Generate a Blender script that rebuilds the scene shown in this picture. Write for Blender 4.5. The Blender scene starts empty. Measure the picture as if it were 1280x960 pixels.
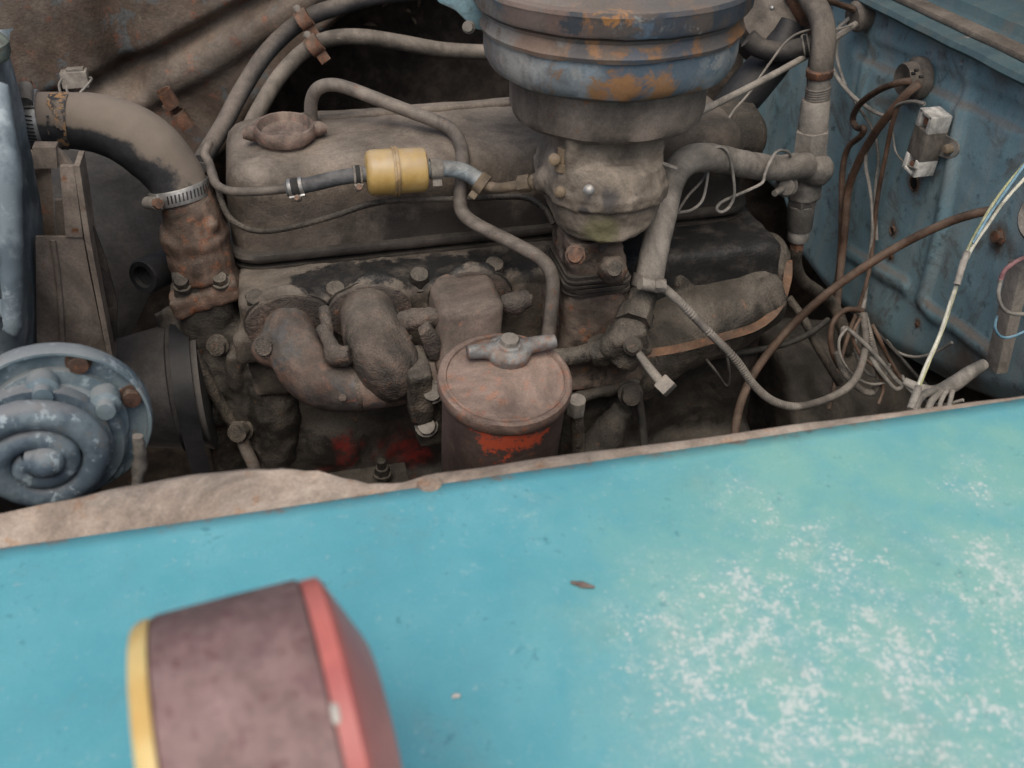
import bpy, bmesh, math, random
from mathutils import Vector, Matrix, noise
random.seed(7)
SC = bpy.context.scene
COL = SC.collection
R = math.radians

# ------------------------------------------------------------------ camera
# truck axes: +X towards the cab, +Y across the truck away from the viewer, +Z up (metres)
PITCH, YAW, LENS = 35.0, 12.8, 35.0
CAM = Vector((0.0, 0.0, 1.45))
cam_d = bpy.data.cameras.new('camera')
cam_d.lens = LENS; cam_d.sensor_width = 36.0
cam_d.clip_start = 0.02; cam_d.clip_end = 500
cam_d.dof.use_dof = True
cam_d.dof.focus_distance = 0.86
cam_d.dof.aperture_fstop = 10.0
cam = bpy.data.objects.new('camera', cam_d)
COL.objects.link(cam)
cam.location = CAM
cam.rotation_euler = (R(90 - PITCH), 0, R(-YAW))
SC.camera = cam

# ------------------------------------------------------------------ light
SUN_EL, SUN_AZ = 62.0, 196.0          # azimuth measured clockwise from +Y
world = bpy.data.worlds.new('World')
SC.world = world
world.use_nodes = True
wn = world.node_tree.nodes; wl = world.node_tree.links
bgn = wn['Background']
skyn = wn.new('ShaderNodeTexSky')
skyn.sky_type = 'NISHITA'
skyn.sun_disc = False
skyn.sun_elevation = R(SUN_EL)
skyn.sun_rotation = R(SUN_AZ)
skyn.dust_density = 6.0
skyn.ozone_density = 0.9
skyn.air_density = 1.0
wl.new(skyn.outputs[0], bgn.inputs[0])
bgn.inputs[1].default_value = 0.125
sun_d = bpy.data.lights.new('sun', 'SUN')
sun_d.energy = 1.3
sun_d.angle = R(55)
sun_d.color = (1.0, 0.985, 0.9)
sun = bpy.data.objects.new('sun', sun_d)
COL.objects.link(sun)
sd = Vector((math.sin(R(SUN_AZ)) * math.cos(R(SUN_EL)), math.cos(R(SUN_AZ)) * math.cos(R(SUN_EL)), math.sin(R(SUN_EL))))
sun.rotation_euler = sd.to_track_quat('Z', 'Y').to_euler()
SC.view_settings.view_transform = 'Standard'
SC.view_settings.look = 'None'
SC.view_settings.exposure = 0.08
SC.view_settings.gamma = 1.0
SC.view_settings.use_curve_mapping = False
SC.render.engine = 'CYCLES'
SC.cycles.max_bounces = 4

# ------------------------------------------------------------------ placing helpers
FPX = 1280 * LENS / 36.0
_p, _y = R(PITCH), R(YAW)
FWD = Vector((math.sin(_y) * math.cos(_p), math.cos(_y) * math.cos(_p), -math.sin(_p)))
RGT = Vector((math.cos(_y), -math.sin(_y), 0))
UPV = RGT.cross(FWD)
def ray(px, py):
    return FWD + RGT * ((px - 640) / FPX) + UPV * ((480 - py) / FPX)
def at(px, py, Y=None, X=None, Z=None):
    d = ray(px, py)
    if Y is not None: t = (Y - CAM.y) / d.y
    elif X is not None: t = (X - CAM.x) / d.x
    else: t = (Z - CAM.z) / d.z
    return CAM + d * t
def S(n, p):
    return (p - CAM).dot(FWD) * n / FPX
def PL(seq, **k):
    """pixel polyline (x, y[, Y]) to points"""
    return [at(q[0], q[1], Y=q[2]) if len(q) > 2 else at(q[0], q[1], **k) for q in seq]
def tocam(p):
    return (CAM - p).normalized()
def basis(n, up=Vector((0, 0, 1))):
    n = n.normalized()
    if abs(n.dot(up)) > 0.99: up = Vector((0, 1, 0))
    u = up.cross(n).normalized()
    return u, n.cross(u).normalized(), n
def lerp(a, b, t): return a + (b - a) * t
def smooth(a, b, x):
    t = min(1, max(0, (x - a) / (b - a))); return t * t * (3 - 2 * t)

# ------------------------------------------------------------------ object helpers
def tag(o, label=None, cat=None, group=None, kind=None):
    if label: o['label'] = label
    if cat: o['category'] = cat
    if group: o['group'] = group
    if kind: o['kind'] = kind
    return o
def thing(name, label, cat, loc, group=None):
    o = bpy.data.objects.new(name, None)
    o.empty_display_size = 0.02
    COL.objects.link(o); o.location = loc
    return tag(o, label, cat, group)
def origin_of(p):
    while p.parent: p = p.parent
    return p.matrix_basis.translation.copy()
def finish(name, me, mat, parent=None, loc=None, angle=40):
    """me holds world coordinates; shifted to the parent's (or its own) origin"""
    for p in me.polygons: p.use_smooth = True
    try: me.set_sharp_from_angle(angle=R(angle))
    except Exception: pass
    if mat: 
        me.materials.clear(); me.materials.append(mat)
    o = bpy.data.objects.new(name, me)
    COL.objects.link(o)
    if parent is not None:
        org = origin_of(parent); o.parent = parent
    else:
        org = loc if loc is not None else sum((v.co for v in me.vertices), Vector()) / max(1, len(me.vertices))
        o.location = org
    me.transform(Matrix.Translation(-Vector(org)))
    return o
def obj(name, bm, mat, parent=None, loc=None, angle=40):
    bmesh.ops.recalc_face_normals(bm, faces=bm.faces)
    me = bpy.data.meshes.new(name)
    bm.to_mesh(me); bm.free()
    return finish(name, me, mat, parent, loc, angle)
def rough(bm, amp, size, seed=0.0, amp2=0.0, size2=0.004):
    bm.normal_update()
    for v in bm.verts:
        q = v.co / size + Vector((seed, seed * 1.7, -seed))
        d = noise.fractal(q, 1.0, 2.0, 3) * amp
        if amp2: d += noise.noise(v.co / size2) * amp2
        v.co += v.normal * d
def cast(name, bm, mat, parent=None, loc=None, voxel=0.0028, it=4, amp=0.0006, size=0.012, angle=60):
    """many overlapping lumps fused to one casting with soft fillets"""
    bmesh.ops.recalc_face_normals(bm, faces=bm.faces)
    me = bpy.data.meshes.new(name); bm.to_mesh(me); bm.free()
    o = bpy.data.objects.new(name, me); COL.objects.link(o)
    m = o.modifiers.new('r', 'REMESH'); m.mode = 'VOXEL'; m.voxel_size = voxel
    s = o.modifiers.new('s', 'SMOOTH'); s.factor = 0.5; s.iterations = it
    dg = bpy.context.evaluated_depsgraph_get()
    me2 = bpy.data.meshes.new_from_object(o.evaluated_get(dg))
    bpy.data.objects.remove(o); bpy.data.meshes.remove(me)
    bm = bmesh.new(); bm.from_mesh(me2); bpy.data.meshes.remove(me2)
    rough(bm, amp, size)
    return obj(name, bm, mat, parent, loc, angle)

# ------------------------------------------------------------------ shape helpers (all add to a bmesh)
def NB(): return bmesh.new()
def loft(bm, rings, cap0=True, cap1=True, closed=False):
    vs = [[bm.verts.new(p) for p in r] for r in rings]
    n = len(rings[0])
    m = len(vs)
    for i in range(m if closed else m - 1):
        a, b = vs[i], vs[(i + 1) % m]
        for j in range(n):
            bm.faces.new((a[j], a[(j + 1) % n], b[(j + 1) % n], b[j]))
    if not closed:
        if cap0: bm.faces.new(list(reversed(vs[0])))
        if cap1: bm.faces.new(vs[-1])
    return vs
def catmull(pts, per=8):
    if len(pts) < 3:
        return [lerp(pts[0], pts[-1], i / per) for i in range(per + 1)], [i / per for i in range(per + 1)]
    P = [pts[0] * 2 - pts[1]] + list(pts) + [pts[-1] * 2 - pts[-2]]
    out, par = [], []
    for i in range(1, len(P) - 2):
        p0, p1, p2, p3 = P[i - 1:i + 3]
        for k in range(per):
            t = k / per
            out.append(0.5 * ((2 * p1) + (p2 - p0) * t + (2 * p0 - 5 * p1 + 4 * p2 - p3) * t * t + (3 * p1 - p0 - 3 * p2 + p3) * t ** 3))
            par.append(i - 1 + t)
    out.append(pts[-1].copy()); par.append(len(pts) - 1)
    return out, par
def tube(bm, pts, r, seg=14, per=8, wob=0.0, ridges=0, ridge_h=0.0):
    """round tube along a smooth path; r is a number or one per point"""
    path, par = catmull(pts, per)
    if ridges:
        path, par = catmull(pts, ridges)
    t0 = (path[1] - path[0]).normalized()
    u, v, _ = basis(t0)
    rings = []
    for i, p in enumerate(path):
        t = (path[min(i + 1, len(path) - 1)] - path[max(i - 1, 0)]).normalized()
        u = (u - t * u.dot(t)).normalized(); v = t.cross(u)
        if isinstance(r, (list, tuple)):
            k = min(int(par[i]), len(r) - 2); rr = lerp(r[k], r[k + 1], par[i] - k)
        else: rr = r
        if ridge_h and i % 2: rr += ridge_h
        ring = []
        for j in range(seg):
            a = 2 * math.pi * j / seg
            d = u * math.cos(a) + v * math.sin(a)
            q = rr
            if wob: q += wob * noise.noise((p + d * rr) / 0.018)
            ring.append(p + d * q)
        rings.append(ring)
    loft(bm, rings)
def pipe(name, label, cat, pts, r, mat, parent=None, **k):
    bm = NB(); tube(bm, pts, r, **k)
    o = obj(name, bm, mat, parent, None if parent else pts[0])
    return tag(o, label, cat) if parent is None else o
def lathe(bm, prof, org, axis, seg=40, up=Vector((0, 0, 1)), a0=0, a1=2 * math.pi):
    """prof: (radius, height along axis)"""
    u, v, n = basis(axis, up)
    rings = []
    full = abs(a1 - a0 - 2 * math.pi) < 1e-6
    for r, h in prof:
        r = max(r, 1e-5)
        rings.append([org + n * h + (u * math.cos(a0 + (a1 - a0) * j / seg) + v * math.sin(a0 + (a1 - a0) * j / seg)) * r for j in range(seg)])
    loft(bm, rings)
def box(bm, c, size, rot=None, bev=0.0, seg=2):
    """c centre, size (x, y, z), rot 3x3"""
    m = Matrix.Translation(c) @ ((rot.to_4x4()) if rot else Matrix.Identity(4)) @ Matrix.Diagonal((*size, 1))
    g = bmesh.ops.create_cube(bm, size=1, matrix=m)
    if bev:
        es = {e for v in g['verts'] for e in v.link_edges}
        bmesh.ops.bevel(bm, geom=list(es), offset=bev, segments=seg, profile=0.6, affect='EDGES')
def rotm(u, v, n):
    m = Matrix((u, v, n)); m.transpose(); return m
def prism(bm, poly, thick, bev=0.0, seg=2, dirn=None):
    """poly: points in one plane; extruded by thick along its normal (or dirn)"""
    tmp = bmesh.new()
    f = tmp.faces.new([tmp.verts.new(p) for p in poly])
    f.normal_update()
    n = (dirn or f.normal).normalized()
    g = bmesh.ops.extrude_face_region(tmp, geom=[f])
    vs = [e for e in g['geom'] if isinstance(e, bmesh.types.BMVert)]
    bmesh.ops.translate(tmp, verts=vs, vec=n * thick)
    if bev:
        bmesh.ops.bevel(tmp, geom=list(tmp.edges), offset=bev, segments=seg, profile=0.6, affect='EDGES')
    me = bpy.data.meshes.new('t'); tmp.to_mesh(me); tmp.free()
    bm.from_mesh(me); bpy.data.meshes.remove(me)
def ball(bm, c, r, rot=None, sub=3):
    rr = r if isinstance(r, (tuple, list)) else (r, r, r)
    m = Matrix.Translation(c) @ (rot.to_4x4() if rot else Matrix.Identity(4)) @ Matrix.Diagonal((*rr, 1))
    bmesh.ops.create_icosphere(bm, subdivisions=sub, radius=1, matrix=m)
def arc_strip(bm, c, axis, r, w, th, a0, a1, n=24):
    u, v, k = basis(axis)
    rr = []
    for i in range(n + 1):
        a = a0 + (a1 - a0) * i / n; d = u * math.cos(a) + v * math.sin(a)
        rr.append([c + d * r - k * w / 2, c + d * (r + th) - k * w / 2, c + d * (r + th) + k * w / 2, c + d * r + k * w / 2])
    loft(bm, rr)
def hexbolt(bm, c, axis, r, h, washer=True, dome=True):
    u, v, n = basis(axis)
    prof = []
    a = random.random()
    def ring(rr, hh, hexa):
        out = []
        for j in range(24):
            t = 2 * math.pi * j / 24 + a
            k = 1.0
            if hexa:
                m = (2 * math.pi * j / 24) % (math.pi / 3) - math.pi / 6
                k = math.cos(math.pi / 6) / math.cos(m)
            out.append(c + n * hh + (u * math.cos(t) + v * math.sin(t)) * rr * k)
        return out
    rings = []
    if washer: rings += [ring(r * 1.22, -0.002, 0), ring(r * 1.2, 0.001, 0), ring(r * 1.02, 0.0013, 1)]
    else: rings += [ring(r, -0.003, 1)]
    rings += [ring(r, h * 0.8, 1), ring(r * 0.86, h, 0), ring(r * 0.4, h * (1.04 if dome else 1), 0), ring(0.0003, h * (1.05 if dome else 1), 0)]
    loft(bm, rings)

# ------------------------------------------------------------------ materials
class NT:
    def __init__(s, name):
        s.m = bpy.data.materials.new(name); s.m.use_nodes = True
        s.t = s.m.node_tree; s.n = s.t.nodes; s.l = s.t.links
        s.b = s.n['Principled BSDF']
        s.co = s.n.new('ShaderNodeTexCoord').outputs['Object']
        s.geo = s.n.new('ShaderNodeNewGeometry')
        s.b.inputs['Specular IOR Level'].default_value = 0.35
    def put(s, sock, v):
        if hasattr(v, 'is_output') or isinstance(v, bpy.types.NodeSocket): s.l.new(v, sock)
        elif isinstance(v, (tuple, list)) and len(v) == 3 and sock.type == 'RGBA': sock.default_value = (*v, 1)
        else: sock.default_value = v
    def noise(s, scale, detail=5, rough=0.6, co=None, dist=0.0):
        n = s.n.new('ShaderNodeTexNoise'); n.inputs['Scale'].default_value = scale
        n.inputs['Detail'].default_value = detail; n.inputs['Roughness'].default_value = rough
        n.inputs['Distortion'].default_value = dist
        s.l.new(co or s.co, n.inputs['Vector']); return n.outputs['Fac']
    def vor(s, scale, co=None):
        n = s.n.new('ShaderNodeTexVoronoi'); n.inputs['Scale'].default_value = scale
        s.l.new(co or s.co, n.inputs['Vector']); return n.outputs['Distance']
    def flecks(s, scale, amount, co=None):
        """round flecks, one per cell, radius random and scaled by the socket amount"""
        n = s.n.new('ShaderNodeTexVoronoi'); n.inputs['Scale'].default_value = scale
        s.l.new(co or s.co, n.inputs['Vector'])
        rnd = s.sep(n.outputs['Color'])[0]
        thr = s.math('MULTIPLY', amount, s.ramp(rnd, 0.15, 1.0, 0.0, 0.62))
        return s.ramp(s.math('SUBTRACT', thr, n.outputs['Distance']), -0.06, 0.14)
    def ramp(s, v, a, b, lo=0.0, hi=1.0):
        n = s.n.new('ShaderNodeMapRange'); n.interpolation_type = 'SMOOTHSTEP'
        s.put(n.inputs['Value'], v); n.inputs['From Min'].default_value = a; n.inputs['From Max'].default_value = b
        n.inputs['To Min'].default_value = lo; n.inputs['To Max'].default_value = hi
        return n.outputs['Result']
    def math(s, op, a, b=0.0):
        n = s.n.new('ShaderNodeMath'); n.operation = op
        s.put(n.inputs[0], a); s.put(n.inputs[1], b); return n.outputs[0]
    def mix(s, f, a, b, mode='MIX'):
        n = s.n.new('ShaderNodeMix'); n.data_type = 'RGBA'; n.blend_type = mode
        s.put(n.inputs[0], f); s.put(n.inputs[6], a); s.put(n.inputs[7], b); return n.outputs[2]
    def sep(s, v):
        n = s.n.new('ShaderNodeSeparateXYZ'); s.l.new(v, n.inputs[0]); return n.outputs
    def stretch(s, sc):
        n = s.n.new('ShaderNodeMapping'); n.inputs['Scale'].default_value = sc
        s.l.new(s.co, n.inputs['Vector']); return n.outputs[0]
    def bump(s, h, dist=0.001, strength=0.6):
        n = s.n.new('ShaderNodeBump'); n.inputs['Distance'].default_value = dist; n.inputs['Strength'].default_value = strength
        s.l.new(h, n.inputs['Height']); s.l.new(n.outputs[0], s.b.inputs['Normal'])
    def near(s, p, r0, r1, nz=None):
        """1 inside r0 of point p (object space), 0 beyond r1, edge broken by noise socket nz"""
        n = s.n.new('ShaderNodeVectorMath'); n.operation = 'DISTANCE'
        s.l.new(s.co, n.inputs[0]); n.inputs[1].default_value = p
        d = n.outputs['Value']
        if nz is not None: d = s.math('ADD', d, nz)
        return s.ramp(d, r0, r1, 1.0, 0.0)
DUST = (0.168, 0.152, 0.129)
RUST = (0.17, 0.068, 0.03)
def dirty(name, a, b, scale=30, rust=0.0, rustc=RUST, dust=0.6, dustc=DUST, rgh=0.72, metal=0.0, bump=0.0007, fine=0.35, chips=None, ret=False, dlo=0.0, oil=0.0):
    """two-tone weathered surface + rust patches + dust settled on what faces up"""
    t = NT(name)
    n1 = t.noise(scale, 3, 0.62); n2 = t.noise(scale * 3.1, 4, 0.68); n3 = t.noise(scale * 22, 1.5, 0.7)
    c = t.mix(t.ramp(n1, 0.40, 0.62), a, b)
    if chips:
        c = t.mix(t.ramp(t.noise(scale * 1.7, 8, 0.75, dist=0.4), chips[1], chips[1] + 0.05), c, chips[0])
    if rust:
        c = t.mix(t.ramp(n2, 0.68 - rust * 0.45, 0.80 - rust * 0.45), c, t.mix(n3, rustc, tuple(x * 1.9 for x in rustc)))
    nz = t.sep(t.geo.outputs['Normal'])[2]
    f = t.math('MULTIPLY', t.ramp(nz, -0.25, 0.85, dlo, 1.0), t.ramp(t.noise(scale * 0.8, 4, 0.7), 0.22, 0.62, 0.35, 1.0))
    f = t.math('MULTIPLY', f, dust)
    c = t.mix(f, c, t.mix(n2, tuple(x * 0.8 for x in dustc), tuple(x * 1.15 for x in dustc)))
    st = t.noise(scale * 0.42, 6, 0.72, dist=0.5)
    c = t.mix(1.0, c, t.mix(t.ramp(st, 0.32, 0.68), (0.46, 0.455, 0.45), (1.34, 1.32, 1.3)), 'MULTIPLY')
    c = t.mix(t.ramp(t.noise(scale * 5.3, 4, 0.7), 0.66, 0.76, 0, 0.45 * min(1, dust * 1.6)), c, tuple(x * 1.5 for x in dustc))
    c = t.mix(1.0, c, t.mix(n3, (1 - fine,) * 3, (1 + fine,) * 3), 'MULTIPLY')
    rg = t.mix(f, (rgh,) * 3, (0.93,) * 3)
    if oil:
        om = t.math('MULTIPLY', t.ramp(t.noise(scale * 0.7, 6, 0.72, dist=0.7), 0.50, 0.60), t.ramp(nz, 0.25, 0.85, oil, oil * 0.25))
        c = t.mix(om, c, (0.017, 0.016, 0.015)); rg = t.mix(om, rg, (0.36,) * 3)
    t.put(t.b.inputs['Base Color'], c)
    t.put(t.b.inputs['Roughness'], rg)
    t.b.inputs['Metallic'].default_value = metal
    h = t.math('ADD', t.math('MULTIPLY', n3, 0.6), n2)
    t.bump(h, bump, 0.7)
    t.c = c; t.f = f; t.n1, t.n2, t.n3 = n1, n2, n3
    return t if ret else t.m
MAT = {}
MAT['grime'] = dirty('engine_grime', (0.05, 0.043, 0.035), (0.108, 0.09, 0.072), 26, rust=0.14, dust=0.62, bump=0.003, oil=0.75, fine=0.45)
MAT['grime_low'] = dirty('low_dark_grime', (0.03, 0.027, 0.023), (0.07, 0.06, 0.05), 26, rust=0.12, dust=0.5, bump=0.002, oil=0.7)
MAT['grime_dark'] = dirty('dark_grime', (0.030, 0.026, 0.023), (0.06, 0.05, 0.042), 24, rust=0.05, dust=0.45, bump=0.0012, oil=0.6)
MAT['under'] = dirty('undercoat_mud', (0.055, 0.044, 0.037), (0.10, 0.08, 0.065), 40, rust=0.05, dust=0.35, bump=0.003, fine=0.5)
MAT['manifold'] = dirty('manifold_iron', (0.07, 0.058, 0.052), (0.15, 0.108, 0.088), 30, rust=0.24, rustc=(0.13, 0.066, 0.042), dust=0.62, bump=0.0035, oil=0.45, fine=0.45)
MAT['rusty'] = dirty('rusty_steel', (0.15, 0.075, 0.048), (0.10, 0.06, 0.045), 60, rust=0.3, rustc=(0.18, 0.078, 0.036), dust=0.35, bump=0.0006)
MAT['rustdull'] = dirty('dull_rusty_iron', (0.12, 0.075, 0.052), (0.20, 0.12, 0.085), 45, rust=0.45, rustc=(0.16, 0.066, 0.036), dust=0.35, bump=0.0009)
MAT['rubber'] = dirty('black_rubber', (0.018, 0.018, 0.02), (0.035, 0.034, 0.035), 30, dust=0.75, dustc=(0.13, 0.115, 0.1), rgh=0.65, bump=0.0003)
MAT['rubber_black'] = dirty('clean_black_rubber', (0.012, 0.013, 0.015), (0.025, 0.025, 0.027), 22, dust=0.2, dustc=(0.08, 0.075, 0.07), rgh=0.5, bump=0.0002)
MAT['hose_dusty'] = dirty('dusty_hose', (0.10, 0.09, 0.078), (0.16, 0.14, 0.12), 30, dust=0.7, dustc=(0.23, 0.2, 0.17), bump=0.0004)
MAT['hose_grey'] = dirty('grey_hose', (0.25, 0.23, 0.205), (0.32, 0.295, 0.26), 35, dust=0.5, dustc=(0.35, 0.315, 0.275), bump=0.0005)
MAT['steel'] = dirty('dull_steel_pipe', (0.16, 0.14, 0.125), (0.22, 0.19, 0.165), 40, rust=0.15, dust=0.4, rgh=0.6, metal=0.15, bump=0.0003)
MAT['galv'] = dirty('galvanised_fitting', (0.19, 0.18, 0.165), (0.26, 0.245, 0.22), 38, rust=0.1, dust=0.55, dustc=(0.23, 0.2, 0.17), rgh=0.6, bump=0.0005)
MAT['bright'] = dirty('bright_clamp_steel', (0.55, 0.55, 0.54), (0.42, 0.42, 0.41), 60, rust=0.04, dust=0.3, rgh=0.38, metal=0.75, bump=0.0001, fine=0.1)
MAT['slot'] = dirty('dark_slot', (0.02, 0.02, 0.02), (0.03, 0.03, 0.03), 60, dust=0.1)
MAT['wire_brown'] = dirty('brown_wire', (0.13, 0.075, 0.05), (0.17, 0.11, 0.08), 50, dust=0.4, rgh=0.6, bump=0.0002)
MAT['wire_grey'] = dirty('grey_wire', (0.27, 0.26, 0.24), (0.36, 0.34, 0.31), 50, dust=0.4, rgh=0.6, bump=0.0002)
MAT['wire_white'] = dirty('white_wire', (0.62, 0.62, 0.52), (0.5, 0.5, 0.43), 50, dust=0.1, rgh=0.45, bump=0.0001, fine=0.1)
MAT['wire_yellow'] = dirty('yellow_green_wire', (0.42, 0.44, 0.22), (0.52, 0.52, 0.33), 50, dust=0.1, rgh=0.45, bump=0.0001, fine=0.1)
MAT['wire_blue'] = dirty('blue_wire', (0.12, 0.26, 0.36), (0.2, 0.36, 0.46), 50, dust=0.15, rgh=0.45, bump=0.0001)
MAT['wire_pink'] = dirty('pink_wire', (0.3, 0.15, 0.16), (0.22, 0.11, 0.12), 50, dust=0.3, rgh=0.5, bump=0.0001)
MAT['wire_black'] = dirty('black_wire', (0.03, 0.03, 0.03), (0.06, 0.055, 0.05), 50, dust=0.4, rgh=0.6, bump=0.0002)
MAT['ceramic'] = dirty('white_ceramic', (0.78, 0.77, 0.73), (0.66, 0.65, 0.6), 70, dust=0.1, rgh=0.5, bump=0.0002, fine=0.1)
MAT['ceramic_band'] = dirty('taupe_band', (0.16, 0.145, 0.125), (0.2, 0.18, 0.155), 70, dust=0.3, bump=0.0002)
MAT['brass'] = dirty('dusty_brass', (0.26, 0.2, 0.13), (0.2, 0.16, 0.115), 50, dust=0.55, dustc=(0.22, 0.18, 0.14), metal=0.2, bump=0.0003)

# ================================================================== SETTING
# ground far below the engine bay
def ground_mat():
    t = dirty('gravel_ground', (0.19, 0.16, 0.13), (0.28, 0.24, 0.2), 6, dust=0.2, bump=0.01, ret=True, fine=0.5)
    return t.m
bm = NB()
bmesh.ops.create_grid(bm, x_segments=60, y_segments=60, size=60)
for v in bm.verts:
    v.co.z = 0.03 * noise.noise(v.co / 4.0)
g = obj('ground', bm, ground_mat(), loc=Vector((0, 0, 0)))
tag(g, 'dry gravel ground below the truck', None, kind='structure')

# ---- front fender: painted top, rolled rusty inner flange, apron hanging below
FE_Y = 0.40
FE_Z = at(640, 592, Y=FE_Y).z
def fender_z(x, y):
    d = FE_Y - y
    z = FE_Z - 0.05 * d - 0.10 * max(0, d - 0.18) ** 2
    if d > 0.42: z -= 1.6 * (d - 0.42) ** 2
    return z + 0.0012 * noise.noise(Vector((x, y, 0)) / 0.13)
def fender_mat():
    t = NT('fender_turquoise')
    O = Vector((0.1, 0.2, 1.09))
    def W(px, py): return at(px, py, Z=1.093) - O
    big = t.noise(7, 4, 0.55); mid = t.noise(34, 6, 0.65); fin = t.noise(190, 5, 0.7)
    grain = t.noise(900, 2, 0.6)
    wob = t.math('MULTIPLY', t.math('SUBTRACT', t.noise(22, 5, 0.7), 0.5), 0.11)
    c = t.mix(t.ramp(mid, 0.3, 0.7), (0.10, 0.35, 0.415), (0.135, 0.395, 0.455))
    c = t.mix(t.ramp(big, 0.35, 0.75), c, (0.082, 0.315, 0.385))
    # older green layer worn through on the cab side
    gm = t.math('MAXIMUM', t.near(W(1130, 770), 0.07, 0.20, wob), t.near(W(1010, 610), 0.015, 0.075, wob))
    gm = t.math('MAXIMUM', gm, t.near(W(1240, 600), 0.02, 0.075, wob))
    gm = t.math('MULTIPLY', gm, t.ramp(t.noise(30, 6, 0.7), 0.30, 0.6, 0.45, 0.95))
    c = t.mix(gm, c, (0.205, 0.44, 0.395))
    # bare pale speckles where the paint has flaked
    sp = t.noise(330, 4, 0.68)
    sp2 = t.noise(105, 4, 0.65)
    zone = t.math('MAXIMUM', t.near(W(980, 850), 0.025, 0.115, wob), t.math('MULTIPLY', t.near(W(1260, 740), 0.01, 0.05, wob), 0.85))
    zone = t.math('MAXIMUM', zone, t.math('MULTIPLY', t.near(W(1050, 730), 0.005, 0.06, wob), 0.8))
    zone = t.math('MAXIMUM', zone, t.math('MULTIPLY', t.near(W(1190, 900), 0.02, 0.12, wob), 0.85))
    zone = t.math('MAXIMUM', zone, t.math('MULTIPLY', t.near(W(1210, 630), 0.002, 0.03, wob), 0.7))
    zone = t.math('MAXIMUM', zone, t.math('MULTIPLY', t.near(W(930, 660), 0.002, 0.045, wob), 0.55))
    zone = t.math('MAXIMUM', zone, t.math('MULTIPLY', t.near(W(640, 660), 0.002, 0.025, wob), 0.5))
    zone = t.math('MULTIPLY', zone, t.ramp(t.noise(45, 4, 0.6), 0.3, 0.58, 0.4, 1.0))
    vm = t.n.new('ShaderNodeVectorMath'); vm.operation = 'MULTIPLY_ADD'
    nc = t.n.new('ShaderNodeTexNoise'); nc.inputs['Scale'].default_value = 260; t.l.new(t.co, nc.inputs['Vector'])
    t.l.new(nc.outputs['Color'], vm.inputs[0]); vm.inputs[1].default_value = (0.0035, 0.0035, 0.0035); t.l.new(t.co, vm.inputs[2])
    zc = t.math('MULTIPLY', zone, t.ramp(sp2, 0.34, 0.60, 0.35, 1.5))
    wh = t.math('MAXIMUM', t.flecks(560, zc, vm.outputs[0]), t.math('MAXIMUM', t.flecks(340, t.math('MULTIPLY', zc, 0.95), vm.outputs[0]), t.flecks(185, t.math('MULTIPLY', zc, 0.6), vm.outputs[0])))
    wh = t.math('MULTIPLY', wh, t.ramp(sp, 0.25, 0.6, 0.45, 1.0))
    hz = t.ramp(t.math('ADD', t.math('ADD', t.math('MULTIPLY', sp, 0.65), t.math('MULTIPLY', sp2, 0.35)), t.math('MULTIPLY', zone, 0.14)), 0.55, 0.78, 0.0, 0.5)
    wh = t.math('MAXIMUM', wh, hz)
    c = t.mix(t.math('MULTIPLY', t.math('MULTIPLY', zone, t.ramp(t.noise(26, 6, 0.7), 0.3, 0.65, 0.25, 1.0)), 0.5), c, (0.40, 0.53, 0.50))
    c = t.mix(t.math('MULTIPLY', wh, 0.78), c, t.mix(t.noise(60, 3), (0.70, 0.72, 0.70), (0.5, 0.55, 0.53)))
    # rare stray chips, dark pits and grime freckles
    c = t.mix(t.ramp(t.noise(160, 2, 0.5), 0.79, 0.84, 0, 0.7), c, (0.6, 0.62, 0.57))
    dk = t.ramp(t.math('ADD', t.math('MULTIPLY', fin, 0.6), t.math('MULTIPLY', mid, 0.4)), 0.57, 0.68)
    c = t.mix(t.math('MULTIPLY', dk, 0.6), c, (0.035, 0.16, 0.2))
    c = t.mix(t.ramp(t.noise(55, 7, 0.72, dist=0.6), 0.66, 0.78, 0.0, 0.5), c, (0.10, 0.2, 0.2))
    c = t.mix(t.ramp(t.noise(14, 6, 0.7, dist=0.3), 0.5, 0.75, 0.0, 0.35), c, (0.16, 0.26, 0.25))
    # rust starting at the flange edge
    y = t.sep(t.co)[1]
    edge = t.ramp(t.math('ADD', y, t.math('MULTIPLY', t.math('SUBTRACT', t.noise(80, 6, 0.75), 0.5), 0.03)), 0.197, 0.204)
    c = t.mix(t.math('MULTIPLY', edge, t.ramp(t.noise(30, 3), 0.42, 0.5)), c, (0.26, 0.19, 0.145))
    c = t.mix(1.0, c, t.mix(grain, (0.9,) * 3, (1.1,) * 3), 'MULTIPLY')
    t.put(t.b.inputs['Base Color'], c)
    t.put(t.b.inputs['Roughness'], t.mix(mid, (0.34,) * 3, (0.58,) * 3))
    t.b.inputs['Specular IOR Level'].default_value = 0.45
    t.bump(t.math('ADD', t.math('MULTIPLY', wh, -0.5), t.math('MULTIPLY', fin, 0.5)), 0.0004, 0.6)
    return t.m
FE_ORG = Vector((0.1, 0.2, 1.09))
fender = thing('front_fender', 'turquoise front fender with chipped paint and rusty inner flange in front of the engine', 'fender', FE_ORG)
bm = NB()
nx, ny = 150, 60
xs = [lerp(-0.62, 0.80, i / nx) for i in range(nx + 1)]
ys = [lerp(-0.16, FE_Y, (j / ny)) for j in range(ny + 1)]
vv = [[bm.verts.new((x, y, fender_z(x, y))) for y in ys] for x in xs]
for i in range(nx):
    for j in range(ny):
        bm.faces.new((vv[i][j], vv[i + 1][j], vv[i + 1][j + 1], vv[i][j + 1]))
for i in range(nx):   # folded edge: paint wraps 3 mm down
    pass
top = obj('painted_top', bm, fender_mat(), fender)
sm = top.modifiers.new('thick', 'SOLIDIFY'); sm.thickness = 0.0012; sm.offset = -1
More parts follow.
